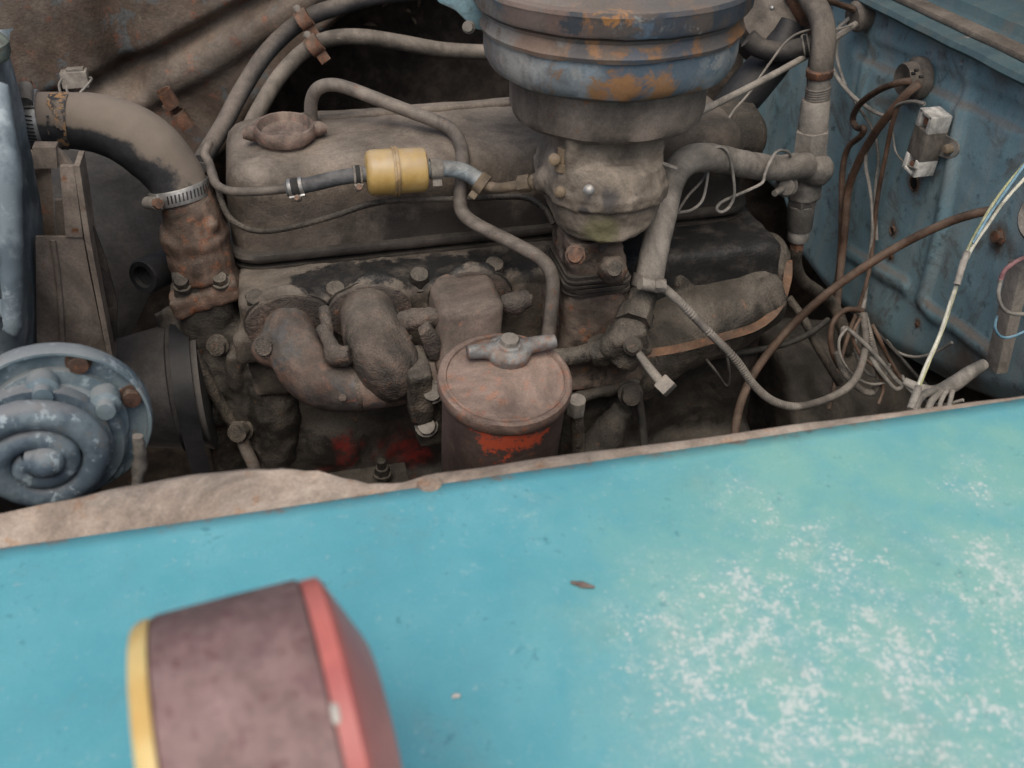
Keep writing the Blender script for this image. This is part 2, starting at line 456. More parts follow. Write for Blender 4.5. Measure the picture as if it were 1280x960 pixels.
# flange: width taken along the bay edge, swelling near the front
FL = [(-200, 678), (-60, 660), (0, 645), (80, 627), (170, 606), (240, 594), (300, 588), (350, 587), (395, 591), (430, 597), (465, 601), (500, 600), (540, 595), (620, 584), (700, 572), (860, 552), (1000, 532), (1140, 514), (1280, 497), (1420, 478)]
FLW = []
for (px, py) in FL:
    p = at(px, py, Z=FE_Z - 0.004); FLW.append((p.x, p.y - FE_Y + (0.0036 if px > 520 else 0)))
def fl_w(x):
    if x <= FLW[0][0]: return FLW[0][1]
    for (x0, w0), (x1, w1) in zip(FLW, FLW[1:]):
        if x <= x1: return lerp(w0, w1, smooth(0, 1, (x - x0) / (x1 - x0)))
    return FLW[-1][1]
bm = NB(); rings = []
N = 220
rr = []
for i in range(N + 1):
    x = lerp(-0.60, 0.78, i / N)
    w = max(0.004, fl_w(x))
    z = FE_Z
    hump = 0.010 * smooth(0.012, 0.03, w)
    sec = [(-0.012, -0.003), (0.0005, -0.0026), (w * 0.35, -0.003 + hump * 0.6), (w * 0.7, -0.0035 + hump * 0.8), (w * 0.92, -0.005 + hump * 0.4), (w, -0.009), (w + 0.0012, -0.016), (w + 0.0005, -0.04), (w - 0.004, -0.07), (w - 0.005, -0.072), (w - 0.004, -0.02), (w * 0.6, -0.012), (-0.012, -0.008)]
    rr.append([Vector((x, FE_Y + a, z + b + 0.0008 * noise.noise(Vector((x / 0.03, a / 0.02, 1))))) for a, b in sec])
loft(bm, rr)
fl_m = dirty('flange_worn_primer', (0.31, 0.24, 0.19), (0.40, 0.335, 0.28), 26, rust=0.24, rustc=(0.22, 0.12, 0.065), dust=0.45, dustc=(0.38, 0.33, 0.28), bump=0.0006, chips=((0.22, 0.25, 0.27), 0.66))
flange = obj('inner_flange', bm, fl_m, fender)
flange['label'] = 'rusty flange along the engine side of the fender'
bm = NB()
pb = at(537, 604, Z=FE_Z); pb.z = FE_Z - 0.001
lathe(bm, [(0.0068, -0.004), (0.0068, 0.0008), (0.006, 0.0018), (0.003, 0.0024), (0, 0.0025)], pb, Vector((0, 0, 1)), 20)
rough(bm, 0.0004, 0.004); obj('flange_bolt', bm, fl_m, fender)
bm = NB()
prism(bm, [Vector((-0.62, 0.405, FE_Z - 0.06)), Vector((0.64, 0.405, FE_Z - 0.06)), Vector((0.64, 0.40, 0.45)), Vector((-0.62, 0.40, 0.45))], 0.002, dirn=Vector((0, 1, 0)))
obj('apron', bm, MAT['under'], fender)
bm = NB()
prism(bm, [Vector((-0.62, -0.16, fender_z(0, -0.16))), Vector((0.80, -0.16, fender_z(0, -0.16))), Vector((0.80, -0.22, 0.5)), Vector((-0.62, -0.22, 0.5))], 0.002, dirn=Vector((0, 1, 0)))
obj('side_skirt', bm, top.data.materials[0], fender)

# ---- firewall (plane X = 0.64) with pressed beads and a rolled lower edge
FW = 0.64
BND = [at(a, b, X=FW) for a, b in ((860, 150), (930, 215), (975, 260), (992, 325), (1045, 395), (1100, 440), (1150, 470), (1220, 498), (1320, 520))]
BND = [(p.y, p.z) for p in BND]            # y decreasing
def fw_zb(y):
    if y >= BND[0][0]: return BND[0][1]
    for (y0, z0), (y1, z1) in zip(BND, BND[1:]):
        if y >= y1: return lerp(z0, z1, (y0 - y) / (y0 - y1))
    return BND[-1][1]
def polyd(p, pl):
    best = 9
    for a, b in zip(pl, pl[1:]):
        ab = (b[0] - a[0], b[1] - a[1]); L = ab[0] ** 2 + ab[1] ** 2
        t = max(0, min(1, ((p[0] - a[0]) * ab[0] + (p[1] - a[1]) * ab[1]) / L))
        best = min(best, math.hypot(p[0] - a[0] - ab[0] * t, p[1] - a[1] - ab[1] * t))
    return best
def fwp(seq): return [(at(a, b, X=FW).y, at(a, b, X=FW).z) for a, b in seq]
BEADS = [(fwp([(1213, 75), (1196, 170), (1178, 270), (1162, 345), (1152, 375), (1165, 392), (1200, 412), (1245, 448)]), 0.011, -0.005),
         (fwp([(1062, 316), (1095, 336), (1132, 358)]), 0.012, -0.004),
         (fwp([(1075, 60), (1160, 95), (1280, 150)]), 0.016, 0.004),
         (fwp([(1085, 60), (1070, 150), (1058, 240)]), 0.010, -0.003)]
def fw_x(y, z):
    x = FW
    for pl, w, h in BEADS:
        d = polyd((y, z), pl)
        x += h * (1 - smooth(w * 0.35, w, d))
    zb = fw_zb(y)
    d = zb - z
    if d > -0.03:
        k = (d + 0.03)
        x += 0.19 * (1 - math.exp(-(k * k) / 0.0075))
    x += 0.002 * noise.noise(Vector((y, z, 0)) / 0.09) + 0.0008 * noise.noise(Vector((y, z, 3)) / 0.025)
    return x
bm = NB()
ny, nz = 270, 160
Y0, Y1, Z0, Z1 = 0.41, 1.75, 0.50, 1.163
vv = []
for i in range(ny + 1):
    y = lerp(Y0, Y1, i / ny)
    vv.append([bm.verts.new((fw_x(y, lerp(Z0, Z1, j / nz)), y, lerp(Z0, Z1, j / nz))) for j in range(nz + 1)])
for i in range(ny):
    for j in range(nz):
        bm.faces.new((vv[i][j], vv[i + 1][j], vv[i + 1][j + 1], vv[i][j + 1]))
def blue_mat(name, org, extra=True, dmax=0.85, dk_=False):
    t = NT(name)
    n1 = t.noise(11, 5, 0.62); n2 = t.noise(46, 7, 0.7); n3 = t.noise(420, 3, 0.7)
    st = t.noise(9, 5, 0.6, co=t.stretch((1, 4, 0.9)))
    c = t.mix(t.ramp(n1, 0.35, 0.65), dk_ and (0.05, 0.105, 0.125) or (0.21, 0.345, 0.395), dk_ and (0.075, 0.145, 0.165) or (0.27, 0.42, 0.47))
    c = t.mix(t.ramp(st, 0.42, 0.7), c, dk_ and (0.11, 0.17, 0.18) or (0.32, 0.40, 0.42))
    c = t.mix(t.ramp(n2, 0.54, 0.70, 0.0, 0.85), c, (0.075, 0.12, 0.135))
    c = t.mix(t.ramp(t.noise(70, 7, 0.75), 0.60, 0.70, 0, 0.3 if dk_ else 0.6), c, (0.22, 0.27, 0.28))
    c = t.mix(t.ramp(t.noise(20, 6, 0.7, dist=0.8), 0.50, 0.68, 0, 0.75), c, (0.155, 0.14, 0.12))
    c = t.mix(t.ramp(t.noise(33, 8, 0.75), 0.69, 0.76), c, (0.19, 0.10, 0.055))
    if extra:
        w = t.math('MULTIPLY', t.math('SUBTRACT', t.noise(60, 5, 0.7), 0.5), 0.03)
        for px, py, a, b, col in ((1143, 228, 0.004, 0.02, (0.19, 0.135, 0.095)), (1117, 287, 0.003, 0.015, (0.2, 0.14, 0.1)), (1113, 320, 0.003, 0.013, (0.19, 0.13, 0.09)), (1205, 460, 0.01, 0.05, (0.13, 0.085, 0.055)), (1247, 300, 0.006, 0.024, (0.14, 0.10, 0.075)), (1170, 480, 0.0, 0.07, (0.11, 0.10, 0.09)), (1090, 420, 0.0, 0.05, (0.16, 0.15, 0.13)), (1255, 85, 0.0, 0.03, (0.15, 0.125, 0.095)), (1147, 405, 0.0, 0.008, (0.2, 0.10, 0.05))):
            p = at(px, py, X=FW) - org
            c = t.mix(t.math('MULTIPLY', t.near(p, a, b, w), 0.85), c, col)
    nzz = t.sep(t.geo.outputs['Normal'])[2]
    f = t.ramp(nzz, 0.12, 0.5, 0.0, dmax)
    c = t.mix(f, c, (0.26, 0.215, 0.178))
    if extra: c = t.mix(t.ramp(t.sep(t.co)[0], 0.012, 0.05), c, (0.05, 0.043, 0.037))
    c = t.mix(1.0, c, t.mix(n3, (0.72,) * 3, (1.28,) * 3), 'MULTIPLY')
    t.put(t.b.inputs['Base Color'], c)
    t.put(t.b.inputs['Roughness'], t.mix(n2, (0.5,) * 3, (0.78,) * 3))
    t.bump(t.math('ADD', n2, t.math('MULTIPLY', n3, 0.4)), 0.0009, 0.6)
    return t.m
FWO = Vector((FW, 0.8, 1.0))
firewall = thing('firewall', 'weathered blue sheet metal firewall with pressed beads and rust ringed holes', 'firewall', FWO)
bl = blue_mat('blue_weathered_paint', FWO)
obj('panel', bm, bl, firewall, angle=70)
# holes: dark plugs recessed ring + hole
for px, py, r in ((1143, 229, 0.0075), (1117, 288, 0.0042), (1113, 320, 0.003), (1147, 406, 0.002)):
    p = at(px, py, X=FW)
    x = fw_x(p.y, p.z)
    bm = NB()
    lathe(bm, [(r * 1.02, -0.004), (r * 1.15, 0.0012), (r * 1.0, 0.0022), (r * 0.92, 0.001), (r * 0.9, -0.006)], Vector((x, p.y, p.z)), Vector((-1, 0, 0)), 20)
    obj('hole_rim', bm, MAT['rustdull'], firewall)
    bm = NB()
    lathe(bm, [(0, -0.0005), (r * 0.9, -0.0005), (r * 0.9, 0.0006), (0, 0.0006)], Vector((x, p.y, p.z)), Vector((-1, 0, 0)), 20)
    obj('hole', bm, MAT['slot'], firewall)
for px, py, r in ((1207, 56, 0.0075), (1250, 296, 0.008), (1205, 79, 0.003)):
    p = at(px, py, X=FW); x = fw_x(p.y, p.z)
    bm = NB(); 
    if r > 0.0078: hexbolt(bm, Vector((x, p.y, p.z)), Vector((-1, 0, 0.1)), r * 0.8, 0.007)
    else: lathe(bm, [(r, -0.003), (r, 0.002), (r * 0.7, 0.0045), (0, 0.0055)], Vector((x, p.y, p.z)), Vector((-1, 0, 0)), 18)
    obj('bolt' if r > 0.0078 else 'rivet', bm, MAT['rustdull'] if r > 0.0078 else bl, firewall)
# cowl ledge on top of the firewall
cowl = thing('cowl_ledge', 'blue and brown folded cowl ledge running above the firewall', 'body panel', Vector((FW, 0.8, 1.165)))
cw_m = blue_mat('cowl_shaded_paint', Vector((FW, 0.8, 1.165)), False, 0.10, True)  # cowl blue darkened to carry the raised hood's shade
bm = NB(); rr = []
for i in range(81):
    y = lerp(0.36, 1.36, i / 80)
    sec = [(0.004, 1.1650), (-0.014, 1.1645), (-0.017, 1.168), (-0.015, 1.173), (0.0, 1.1755), (0.012, 1.176), (0.030, 1.178), (0.033, 1.182), (0.036, 1.19), (0.05, 1.193), (0.10, 1.198), (0.30, 1.21), (0.30, 1.20), (0.05, 1.175), (0.012, 1.166)]
    rr.append([Vector((FW + a + 0.001 * noise.noise(Vector((y / 0.05, a, 0))), y, z + 0.001 * noise.noise(Vector((y / 0.06, a, 5))))) for a, z in sec])
loft(bm, rr)
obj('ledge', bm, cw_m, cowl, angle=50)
bm = NB(); box(bm, Vector((FW + 0.012, 0.86, 1.179)), (0.022, 1.0, 0.006), bev=0.0025)
obj('seal_strip', bm, dirty('old_seal', (0.2, 0.165, 0.135), (0.26, 0.215, 0.175), 25, dust=0.5, bump=0.001), cowl)
# side bracket + tan strip at the fender end of the firewall
bm = NB()
pa, pb2 = at(1268, 330, X=0.595), at(1238, 462, X=0.595)
u = (pb2 - pa).normalized()
side = Vector((0, 1, 0))
w = 0.009
prism(bm, [pa + side * w, pa - side * w, pb2 - side * w, pb2 + side * w], 0.012, 0.002, dirn=Vector((1, 0, 0)))
bmk = obj('strip_bracket', bm, MAT['hose_grey'], loc=pb2)
tag(bmk, 'tan upright metal strip bracket at the fender end of the firewall', 'bracket')
pc = at(1275, 268, X=0.585)
sol = thing('solenoid', 'dusty round solenoid can cut by the edge of the photo beside the firewall bolt', 'solenoid', pc)
bm = NB(); lathe(bm, [(0.0, 0), (0.020, 0), (0.024, 0.003), (0.024, 0.032), (0.021, 0.036), (0.0, 0.037)], pc + Vector((0.03, -0.02, 0)), Vector((-1, -0.25, 0.35)), 30)
obj('can', bm, MAT['hose_grey'], sol)
bm = NB(); lathe(bm, [(0.027, 0.0), (0.029, 0.002), (0.029, 0.006), (0.025, 0.007)], pc + Vector((0.03, -0.02, 0)), Vector((-1, -0.25, 0.35)), 30)
obj('clamp_band', bm, MAT['grime'], sol)

# ---- far inner fender with diagonal crease, wheel liner behind it
IY = 1.19
def ip(seq): return [(at(a, b, Y=IY).x, at(a, b, Y=IY).z) for a, b in seq]
IB = ip([(60, 330), (215, 250), (285, 190), (325, 130), (372, 75), (430, 25), (520, -20), (640, -60)])
CRE = ip([(-60, 190), (60, 130), (130, 103), (200, 70), (330, 0), (420, -45)])
CRE2 = ip([(-60, 260), (150, 140), (250, 85), (345, 25), (440, -40)])
VRT = ip([(135, -60), (138, 0), (150, 60), (158, 100)])
def in_b(x):
    if x <= IB[0][0]: return IB[0][1] - 0.0
    for a, b in zip(IB, IB[1:]):
        if x <= b[0]: return lerp(a[1], b[1], (x - a[0]) / (b[0] - a[0]))
    return IB[-1][1]
def in_y(x, z):
    y = IY
    d = polyd((x, z), CRE); y += 0.022 * (1 - smooth(0.0, 0.016, d))
    d = polyd((x, z), CRE2); y -= 0.010 * (1 - smooth(0.004, 0.022, d))
    d = polyd((x, z), VRT); y += 0.02 * (1 - smooth(0.0, 0.03, d))
    k = in_b(x) - z
    if k > -0.01: y += 5.0 * (k + 0.01) ** 2 / (k + 0.03)
    y += 0.010 * noise.noise(Vector((x, z, 0)) / 0.16) + 0.0012 * noise.noise(Vector((x, z, 4)) / 0.03)
    return y
bm = NB(); vv = []
nx, nz = 190, 110
for i in range(nx + 1):
    x = lerp(-0.62, 0.5, i / nx)
    vv.append([bm.verts.new((x, in_y(x, lerp(0.86, 1.30, j / nz)), lerp(0.86, 1.30, j / nz))) for j in range(nz + 1)])
for i in range(nx):
    for j in range(nz):
        bm.faces.new((vv[i][j], vv[i + 1][j], vv[i + 1][j + 1], vv[i][j + 1]))
t = dirty('inner_fender_patina', (0.115, 0.085, 0.066), (0.15, 0.125, 0.105), 13, rust=0.24, rustc=(0.15, 0.062, 0.04), dust=0.35, dustc=(0.2, 0.165, 0.135), chips=((0.115, 0.125, 0.13), 0.565), bump=0.0016, ret=True)
inner = obj('inner_fender', bm, t.m, loc=Vector((0, IY, 1.0)), angle=70)
tag(inner, 'creased brown and grey inner fender sheet on the far side of the bay', 'body panel')
bm = NB(); vv = []
for i in range(121):
    x = lerp(-0.62, 1.0, i / 120)
    col_ = []
    for j in range(81):
        z = lerp(0.5, 1.35, j / 80)
        y = 1.36 + 0.12 * math.cos((x + 0.1) * 4) * 0.3 + 0.006 * noise.fractal(Vector((x, z, 0)) / 0.03, 1, 2, 4)
        if 0.34 < x < 0.36: y -= 0.01
        col_.append(bm.verts.new((x, y, z)))
    vv.append(col_)
for i in range(120):
    for j in range(80):
        bm.faces.new((vv[i][j], vv[i + 1][j], vv[i + 1][j + 1], vv[i][j + 1]))
liner = obj('wheel_liner', bm, MAT['under'], loc=Vector((0, 1.36, 0.9)), angle=70)
tag(liner, 'dark mud caked wheel liner behind the engine', 'body panel')
# chassis rails
for y, lab in ((0.50, 'dark dusty frame rail low under the fender edge'), (1.20, 'dark frame rail low behind the engine')):
    bm = NB(); box(bm, Vector((0.0, y, 0.58)), (1.5, 0.07, 0.13), bev=0.012)
    rl = obj('frame_rail', bm, MAT['under'], loc=Vector((0, y, 0.58))); tag(rl, lab, 'frame rail')
# gearbox bell housing under the firewall
bm = NB()
lathe(bm, [(0.0, 0), (0.13, 0.0), (0.135, 0.02), (0.125, 0.05), (0.11, 0.2), (0.09, 0.4), (0, 0.4)], Vector((0.50, 0.90, 0.70)), Vector((1, 0, -0.05)), 40)
bh = cast('bell_housing', bm, MAT['grime_dark'], None, Vector((0.56, 0.88, 0.7)), voxel=0.007, it=3, amp=0.004, size=0.04)
tag(bh, 'dark grimy bell housing behind the engine below the firewall', 'housing')

# open hood standing above the cowl (its hinge end shows beyond the ledge)
hd_ = thing('open_hood', 'dark teal hood panel raised behind the cowl ledge at the upper corner', 'hood', Vector((FW + 0.09, 0.8, 1.205)))
A_ = R(82)
dirh = Vector((-math.cos(A_), 0, math.sin(A_))); nrm = Vector((math.sin(A_), 0, math.cos(A_)))
bm = NB(); rr = []
for i in range(25):
    t_ = i / 24
    base = Vector((FW + 0.09, 0, 1.205)) + dirh * (1.05 * t_) + nrm * 0.03 * math.sin(math.pi * t_)
    row = []
    for j in range(33):
        y = lerp(0.26, 1.50, j / 32)
        row.append(base + Vector((0, y, 0)) + nrm * (0.05 * (1 - ((y - 0.88) / 0.62) ** 2)))
    rr.append(row + [p + nrm * 0.0015 for p in reversed(row)])
loft(bm, rr)
tm = blue_mat('hood_underside_teal', Vector((FW + 0.09, 0.8, 1.205)), False, 0.1, True)
obj('panel', bm, tm, hd_, angle=60)
for f0 in (0.06, 0.94):
    bm = NB(); tube(bm, [Vector((FW + 0.085, lerp(0.28, 1.48, f0), 1.207)), Vector((FW + 0.085, lerp(0.28, 1.48, f0), 1.207)) + dirh * 0.5, Vector((FW + 0.085, lerp(0.28, 1.48, f0), 1.207)) + dirh * 1.03], 0.012, seg=10); obj('edge_brace', bm, tm, hd_)

# ================================================================== ENGINE
# ---- cylinder block
blk = thing('engine_block', 'grimy engine block side with traces of red paint behind the oil filter', 'engine block', Vector((0.2, 0.85, 0.62)))
bm = NB()
box(bm, Vector((0.185, 0.875, 0.80)), (0.49, 0.23, 0.33), bev=0.01)
box(bm, Vector((0.185, 0.755, 0.79)), (0.49, 0.02, 0.05), bev=0.006)
box(bm, Vector((0.185, 0.87, 0.64)), (0.48, 0.26, 0.09), bev=0.012)
for k in range(6):
    x = -0.05 + k * 0.09
    lathe(bm, [(0.0, 0), (0.011, 0), (0.012, 0.20), (0.0, 0.21)], Vector((x, 0.764, 0.70)), Vector((0, 0, 1)), 16)
for k in range(3):
    lathe(bm, [(0.024, -0.01), (0.024, 0.006), (0.018, 0.009), (0, 0.009)], Vector((0.0 + k * 0.15, 0.762, 0.86)), Vector((0, -1, 0)), 28)
tb = dirty('block_grime_red', (0.038, 0.033, 0.028), (0.066, 0.056, 0.047), 24, rust=0.1, dust=0.55, bump=0.0014, ret=True, oil=0.6)
t = tb
BO = Vector((0.2, 0.85, 0.62))
w = t.math('MULTIPLY', t.math('SUBTRACT', t.noise(50, 5, 0.7), 0.5), 0.05)
m = t.near(at(432, 555, Y=0.755) - BO, 0.0, 0.02, w)
for a, b, r in ((433, 580, 0.016), (500, 560, 0.03), (528, 548, 0.016), (520, 575, 0.02), (405, 585, 0.012), (610, 520, 0.03)):
    m = t.math('MAXIMUM', m, t.near(at(a, b, Y=0.755) - BO, 0.0, r, w))
c = t.mix(t.math('MULTIPLY', m, t.ramp(t.noise(90, 6, 0.7), 0.4, 0.6, 0.2, 0.95)), t.c, (0.30, 0.035, 0.028))
t.put(t.b.inputs['Base Color'], c)
cast('block', bm, tb.m, blk, voxel=0.005, it=2, amp=0.0016, size=0.02)
# shelf stud plate low on the block
pl = at(462, 604, Y=0.70)
bm = NB(); box(bm, pl, (0.07, 0.04, 0.006), bev=0.0015)
obj('mount_plate', bm, MAT['grime_low'], blk)
bm = NB(); hexbolt(bm, at(478, 592, Y=0.695), Vector((0, -0.1, 1)), 0.007, 0.008); lathe(bm, [(0.004, 0.0), (0.004, 0.016), (0, 0.017)], at(478, 592, Y=0.695), Vector((0, -0.1, 1)), 12)
obj('stud_nut', bm, MAT['grime'], blk)

# ---- cylinder head (ledge with bolts, black oily patch)
HX0, HX1 = at(292, 345, Y=0.76).x, 0.425
HZ = 1.034
HO = Vector((0.2, 0.85, 0.95))
head = thing('cylinder_head', 'dusty cylinder head ledge with hex bolts and a black oily patch below the valve cover', 'cylinder head', HO)
bm = NB()
L = HX1 - HX0; cx = (HX0 + HX1) / 2
box(bm, Vector((cx, 0.86, HZ - 0.05)), (L, 0.235, 0.10), bev=0.008)
def hp(px, py): 
    return at(px, py, Z=HZ)
BLT = [(321, 383), (420, 372), (524, 355), (617, 342), (700, 330)]
for px, py in BLT:
    p = at(px, py, Y=0.752)
    lathe(bm, [(0.015, -0.04), (0.014, -0.002), (0.0, -0.001)], p, Vector((0, -0.45, 1)), 18)
for px, py in ((360, 395), (470, 380), (590, 365)):
    p = at(px, py, Y=0.742)
    ball(bm, p, (0.032, 0.012, 0.030), sub=3)
box(bm, at(318, 432, Y=0.742), (0.034, 0.02, 0.03), bev=0.005)
th = dirty('head_dust', (0.11, 0.092, 0.075), (0.16, 0.132, 0.108), 26, rust=0.08, dust=0.75, dustc=(0.195, 0.17, 0.143), bump=0.0016, ret=True, oil=0.5)
t = th
w = t.math('MULTIPLY', t.math('SUBTRACT', t.noise(38, 7, 0.72), 0.5), 0.05)
m = None
for a, b, r in ((395, 340, 0.030), (430, 340, 0.034), (470, 335, 0.034), (510, 326, 0.034), (560, 320, 0.034), (610, 314, 0.034), (660, 308, 0.03), (700, 305, 0.03), (790, 300, 0.07), (850, 300, 0.08), (920, 300, 0.09)):  # front patches are oil; the rear three paint in the shade of the gap
    q = t.near(at(a, b, Y=0.765) - HO, r * 0.75, r * 0.95, w)
    m = q if m is None else t.math('MAXIMUM', m, q)
c = t.mix(t.math('MULTIPLY', m, t.ramp(t.noise(45, 6, 0.7), 0.3, 0.55, 0.6, 1.0)), t.c, (0.02, 0.02, 0.02))
t.put(t.b.inputs['Base Color'], c)
t.put(t.b.inputs['Roughness'], t.mix(m, (0.9,) * 3, (0.55,) * 3))
cast('head_casting', bm, th.m, head, voxel=0.0038, it=3, amp=0.0016, size=0.016)
for px, py in BLT:
    p = at(px, py - 2, Y=0.752)
    bm = NB(); hexbolt(bm, p, Vector((0, -0.45, 1)), 0.0088, 0.012)
    rough(bm, 0.0006, 0.006)
    obj('head_bolt', bm, MAT['grime'], head)

# ---- valve cover
VX0, VX1, VY0, VY1, VZ = at(281, 250, Y=0.82).x, 0.412, 0.800, 0.948, at(290, 325, Y=0.80).z
vc = thing('valve_cover', 'long dusty brown valve cover with oily black stains along the engine top', 'valve cover', Vector((VX0, 0.87, VZ)))
def rrect(x0, x1, y0, y1, r, z, n=8):
    out = []
    for cx_, cy_, a0 in ((x1 - r, y1 - r, 0), (x0 + r, y1 - r, 90), (x0 + r, y0 + r, 180), (x1 - r, y0 + r, 270)):
        for k in range(n + 1):
            a = R(a0 + 90 * k / n); out.append(Vector((cx_ + r * math.cos(a), cy_ + r * math.sin(a), z)))
    return out
def sub_long(ring, m=40):
    out = []
    for i, p in enumerate(ring):
        q = ring[(i + 1) % len(ring)]
        out.append(p)
        if (q - p).length > 0.15:
            for k in range(1, m): out.append(lerp(p, q, k / m))
    return out
bm = NB(); rings = []
for ins, z in ((0.000, 0.003), (0.0, 0.012), (0.0008, 0.03), (0.0015, 0.05), (0.0028, 0.0615), (0.006, 0.0695), (0.011, 0.0752), (0.0175, 0.0785), (0.027, 0.0805), (0.04, 0.0825), (0.055, 0.0840), (0.068, 0.0845)):
    r = max(0.003, 0.030 - ins * 0.25)
    r = min(r, (VY1 - VY0) / 2 - ins - 0.0005)
    rings.append(sub_long(rrect(VX0 + ins, VX1 - ins, VY0 + ins, VY1 - ins, r, VZ + z)))
loft(bm, rings)
rough(bm, 0.0013, 0.035)
tv = dirty('valve_cover_dust', (0.115, 0.094, 0.077), (0.16, 0.13, 0.105), 22, rust=0.07, dust=0.7, dustc=(0.215, 0.188, 0.16), bump=0.0012, ret=True, oil=0.3)
t = tv
VO = Vector((VX0, 0.87, VZ))
w = t.math('MULTIPLY', t.math('SUBTRACT', t.noise(26, 7, 0.72), 0.5), 0.09)
m = None
for a, b, r in ((505, 300, 0.035), (560, 290, 0.045), (620, 275, 0.035), (670, 275, 0.04), (860, 270, 0.09), (930, 250, 0.08)):  # middle patches are oil; the rear two paint in shade behind the carburettor
    q = t.near(at(a, b, Y=0.80) - VO, r * 0.4, r * 1.1, w)
    m = q if m is None else t.math('MAXIMUM', m, q)
c = t.mix(t.math('MULTIPLY', m, 0.88), t.c, (0.03, 0.026, 0.023))
# pale scuffs near the front corner
w2 = t.math('MULTIPLY', t.math('SUBTRACT', t.noise(40, 6, 0.75), 0.5), 0.06)
s_ = t.near(at(318, 215, Y=0.815) - VO, 0.0, 0.022, w2)
c = t.mix(t.math('MULTIPLY', s_, 0.6), c, (0.30, 0.255, 0.215))
t.put(t.b.inputs['Base Color'], c)
obj('cover', bm, tv.m, vc, angle=60)
bm = NB()
loft(bm, [sub_long(rrect(VX0 - 0.004, VX1 + 0.004, VY0 - 0.004, VY1 + 0.004, 0.03, VZ + z)) for z in (-0.011, -0.009)], cap0=True, cap1=True)
loft(bm, [sub_long(rrect(VX0 - o_, VX1 + o_, VY0 - o_, VY1 + o_, 0.03, VZ + z)) for o_, z in ((0.003, -0.005), (0.0052, -0.003), (0.0058, 0.0), (0.0048, 0.003), (0.0, 0.0045))])
rough(bm, 0.0006, 0.012)
obj('flange', bm, dirty('oily_flange', (0.03, 0.027, 0.024), (0.055, 0.046, 0.04), 24, dust=0.25, rgh=0.55), vc)
# ridge along the back of the cover
bm = NB(); tube(bm, [Vector((VX0 + 0.09, 0.893, VZ + 0.0835)), Vector((0.2, 0.894, VZ + 0.0845)), Vector((VX1 - 0.03, 0.893, VZ + 0.0835))], 0.0045, seg=10, per=30)
rough(bm, 0.0006, 0.01)
obj('ridge', bm, tv.m, vc)
# rear swelling of the cover
bm = NB()
pr = at(900, 172, Y=0.885)
lathe(bm, [(0, -0.03), (0.034, -0.03), (0.037, 0.01), (0.033, 0.03), (0.018, 0.042), (0, 0.044)], pr, Vector((1, 0, 0)), 30)
obj('end_hump', bm, MAT['grime'], vc)

# ---- oil filler cap
pc = at(357, 172, Y=0.853)
cap = thing('oil_filler_cap', 'round two eared oil filler cap on the front of the valve cover', 'cap', pc)
up = Vector((0.02, -0.10, 1)).normalized()
rc = S(39, pc)
bm = NB(); lathe(bm, [(rc * 0.80, -0.014), (rc * 0.85, 0.0), (rc * 0.97, 0.002), (rc, 0.006), (rc * 0.98, 0.0105), (rc * 0.92, 0.0125), (rc * 0.84, 0.0125), (rc * 0.78, 0.010), (rc * 0.72, 0.0065), (rc * 0.3, 0.005), (0, 0.005)], pc, up, 44)
rough(bm, 0.0005, 0.008)
mcap = dirty('cap_dusty_iron', (0.14, 0.105, 0.088), (0.21, 0.15, 0.125), 60, rust=0.3, rustc=(0.19, 0.09, 0.07), dust=0.5, dustc=(0.22, 0.185, 0.155), bump=0.0006)
obj('cap_disc', bm, mcap, cap)
for s in (-1, 1):
    bm = NB()
    d = Vector((s, -0.02 * s, 0.0))
    tube(bm, [pc + d * rc * 0.85 + up * 0.006, pc + d * rc * 1.1 + up * 0.006, pc + d * rc * 1.32 + up * 0.0055], [0.0075, 0.0065, 0.0035], seg=12)
    obj('ear', bm, mcap, cap)

# ---- bent steel vent pipe in front of the cover
pipe('vent_pipe', 'bent dusty steel vent pipe arching over the valve cover and down behind the oil filter', 'pipe',
     PL([(389, 152, 0.885), (389, 128, 0.885), (396, 112, 0.882), (412, 106, 0.878), (435, 110, 0.872), (490, 131, 0.855), (545, 152, 0.838), (567, 165, 0.825), (577, 187, 0.808), (578, 215, 0.786), (575, 250, 0.776), (580, 268, 0.766), (600, 283, 0.755), (640, 303, 0.735), (675, 323, 0.715), (690, 345, 0.70), (690, 380, 0.69), (685, 420, 0.685)]),
     S(8.3, Vector((0.1, 0.8, 1.05))), MAT['steel'], seg=14)

# ---- thermostat housing / water outlet
pt = at(245, 372, Y=0.81)
ths = thing('thermostat_housing', 'rusty cast iron water outlet between the radiator hose and the cylinder head', 'housing', pt)
bm = NB()
def pr_(x, y, Y, r): p = at(x, y, Y=Y); return p, S(r, p)
T = [pr_(231, 228, 0.815, 31), pr_(234, 245, 0.815, 32), pr_(238, 262, 0.812, 36), pr_(242, 280, 0.81, 37), pr_(243, 289, 0.81, 43), pr_(245, 296, 0.81, 43), pr_(248, 305, 0.81, 40), pr_(252, 325, 0.805, 40), pr_(260, 350, 0.80, 36)]
tube(bm, [p for p, r in T], [r for p, r in T], seg=28, per=4)
for x, y, Y, rx in ((270, 345, 0.805, 0.020), (282, 360, 0.80, 0.016), (264, 282, 0.795, 0.007)):
    ball(bm, at(x, y, Y=Y), rx, sub=3)
box(bm, at(258, 362, Y=0.80), (0.062, 0.045, 0.02), rot=Matrix.Rotation(R(-14), 3, 'Y'), bev=0.004)
mth = dirty('outlet_rust', (0.115, 0.078, 0.058), (0.18, 0.118, 0.088), 34, rust=0.35, rustc=(0.17, 0.07, 0.036), dust=0.5, bump=0.0014, oil=0.4)
cast('outlet_casting', bm, mth, ths, voxel=0.0024, it=3, amp=0.0014, size=0.012)
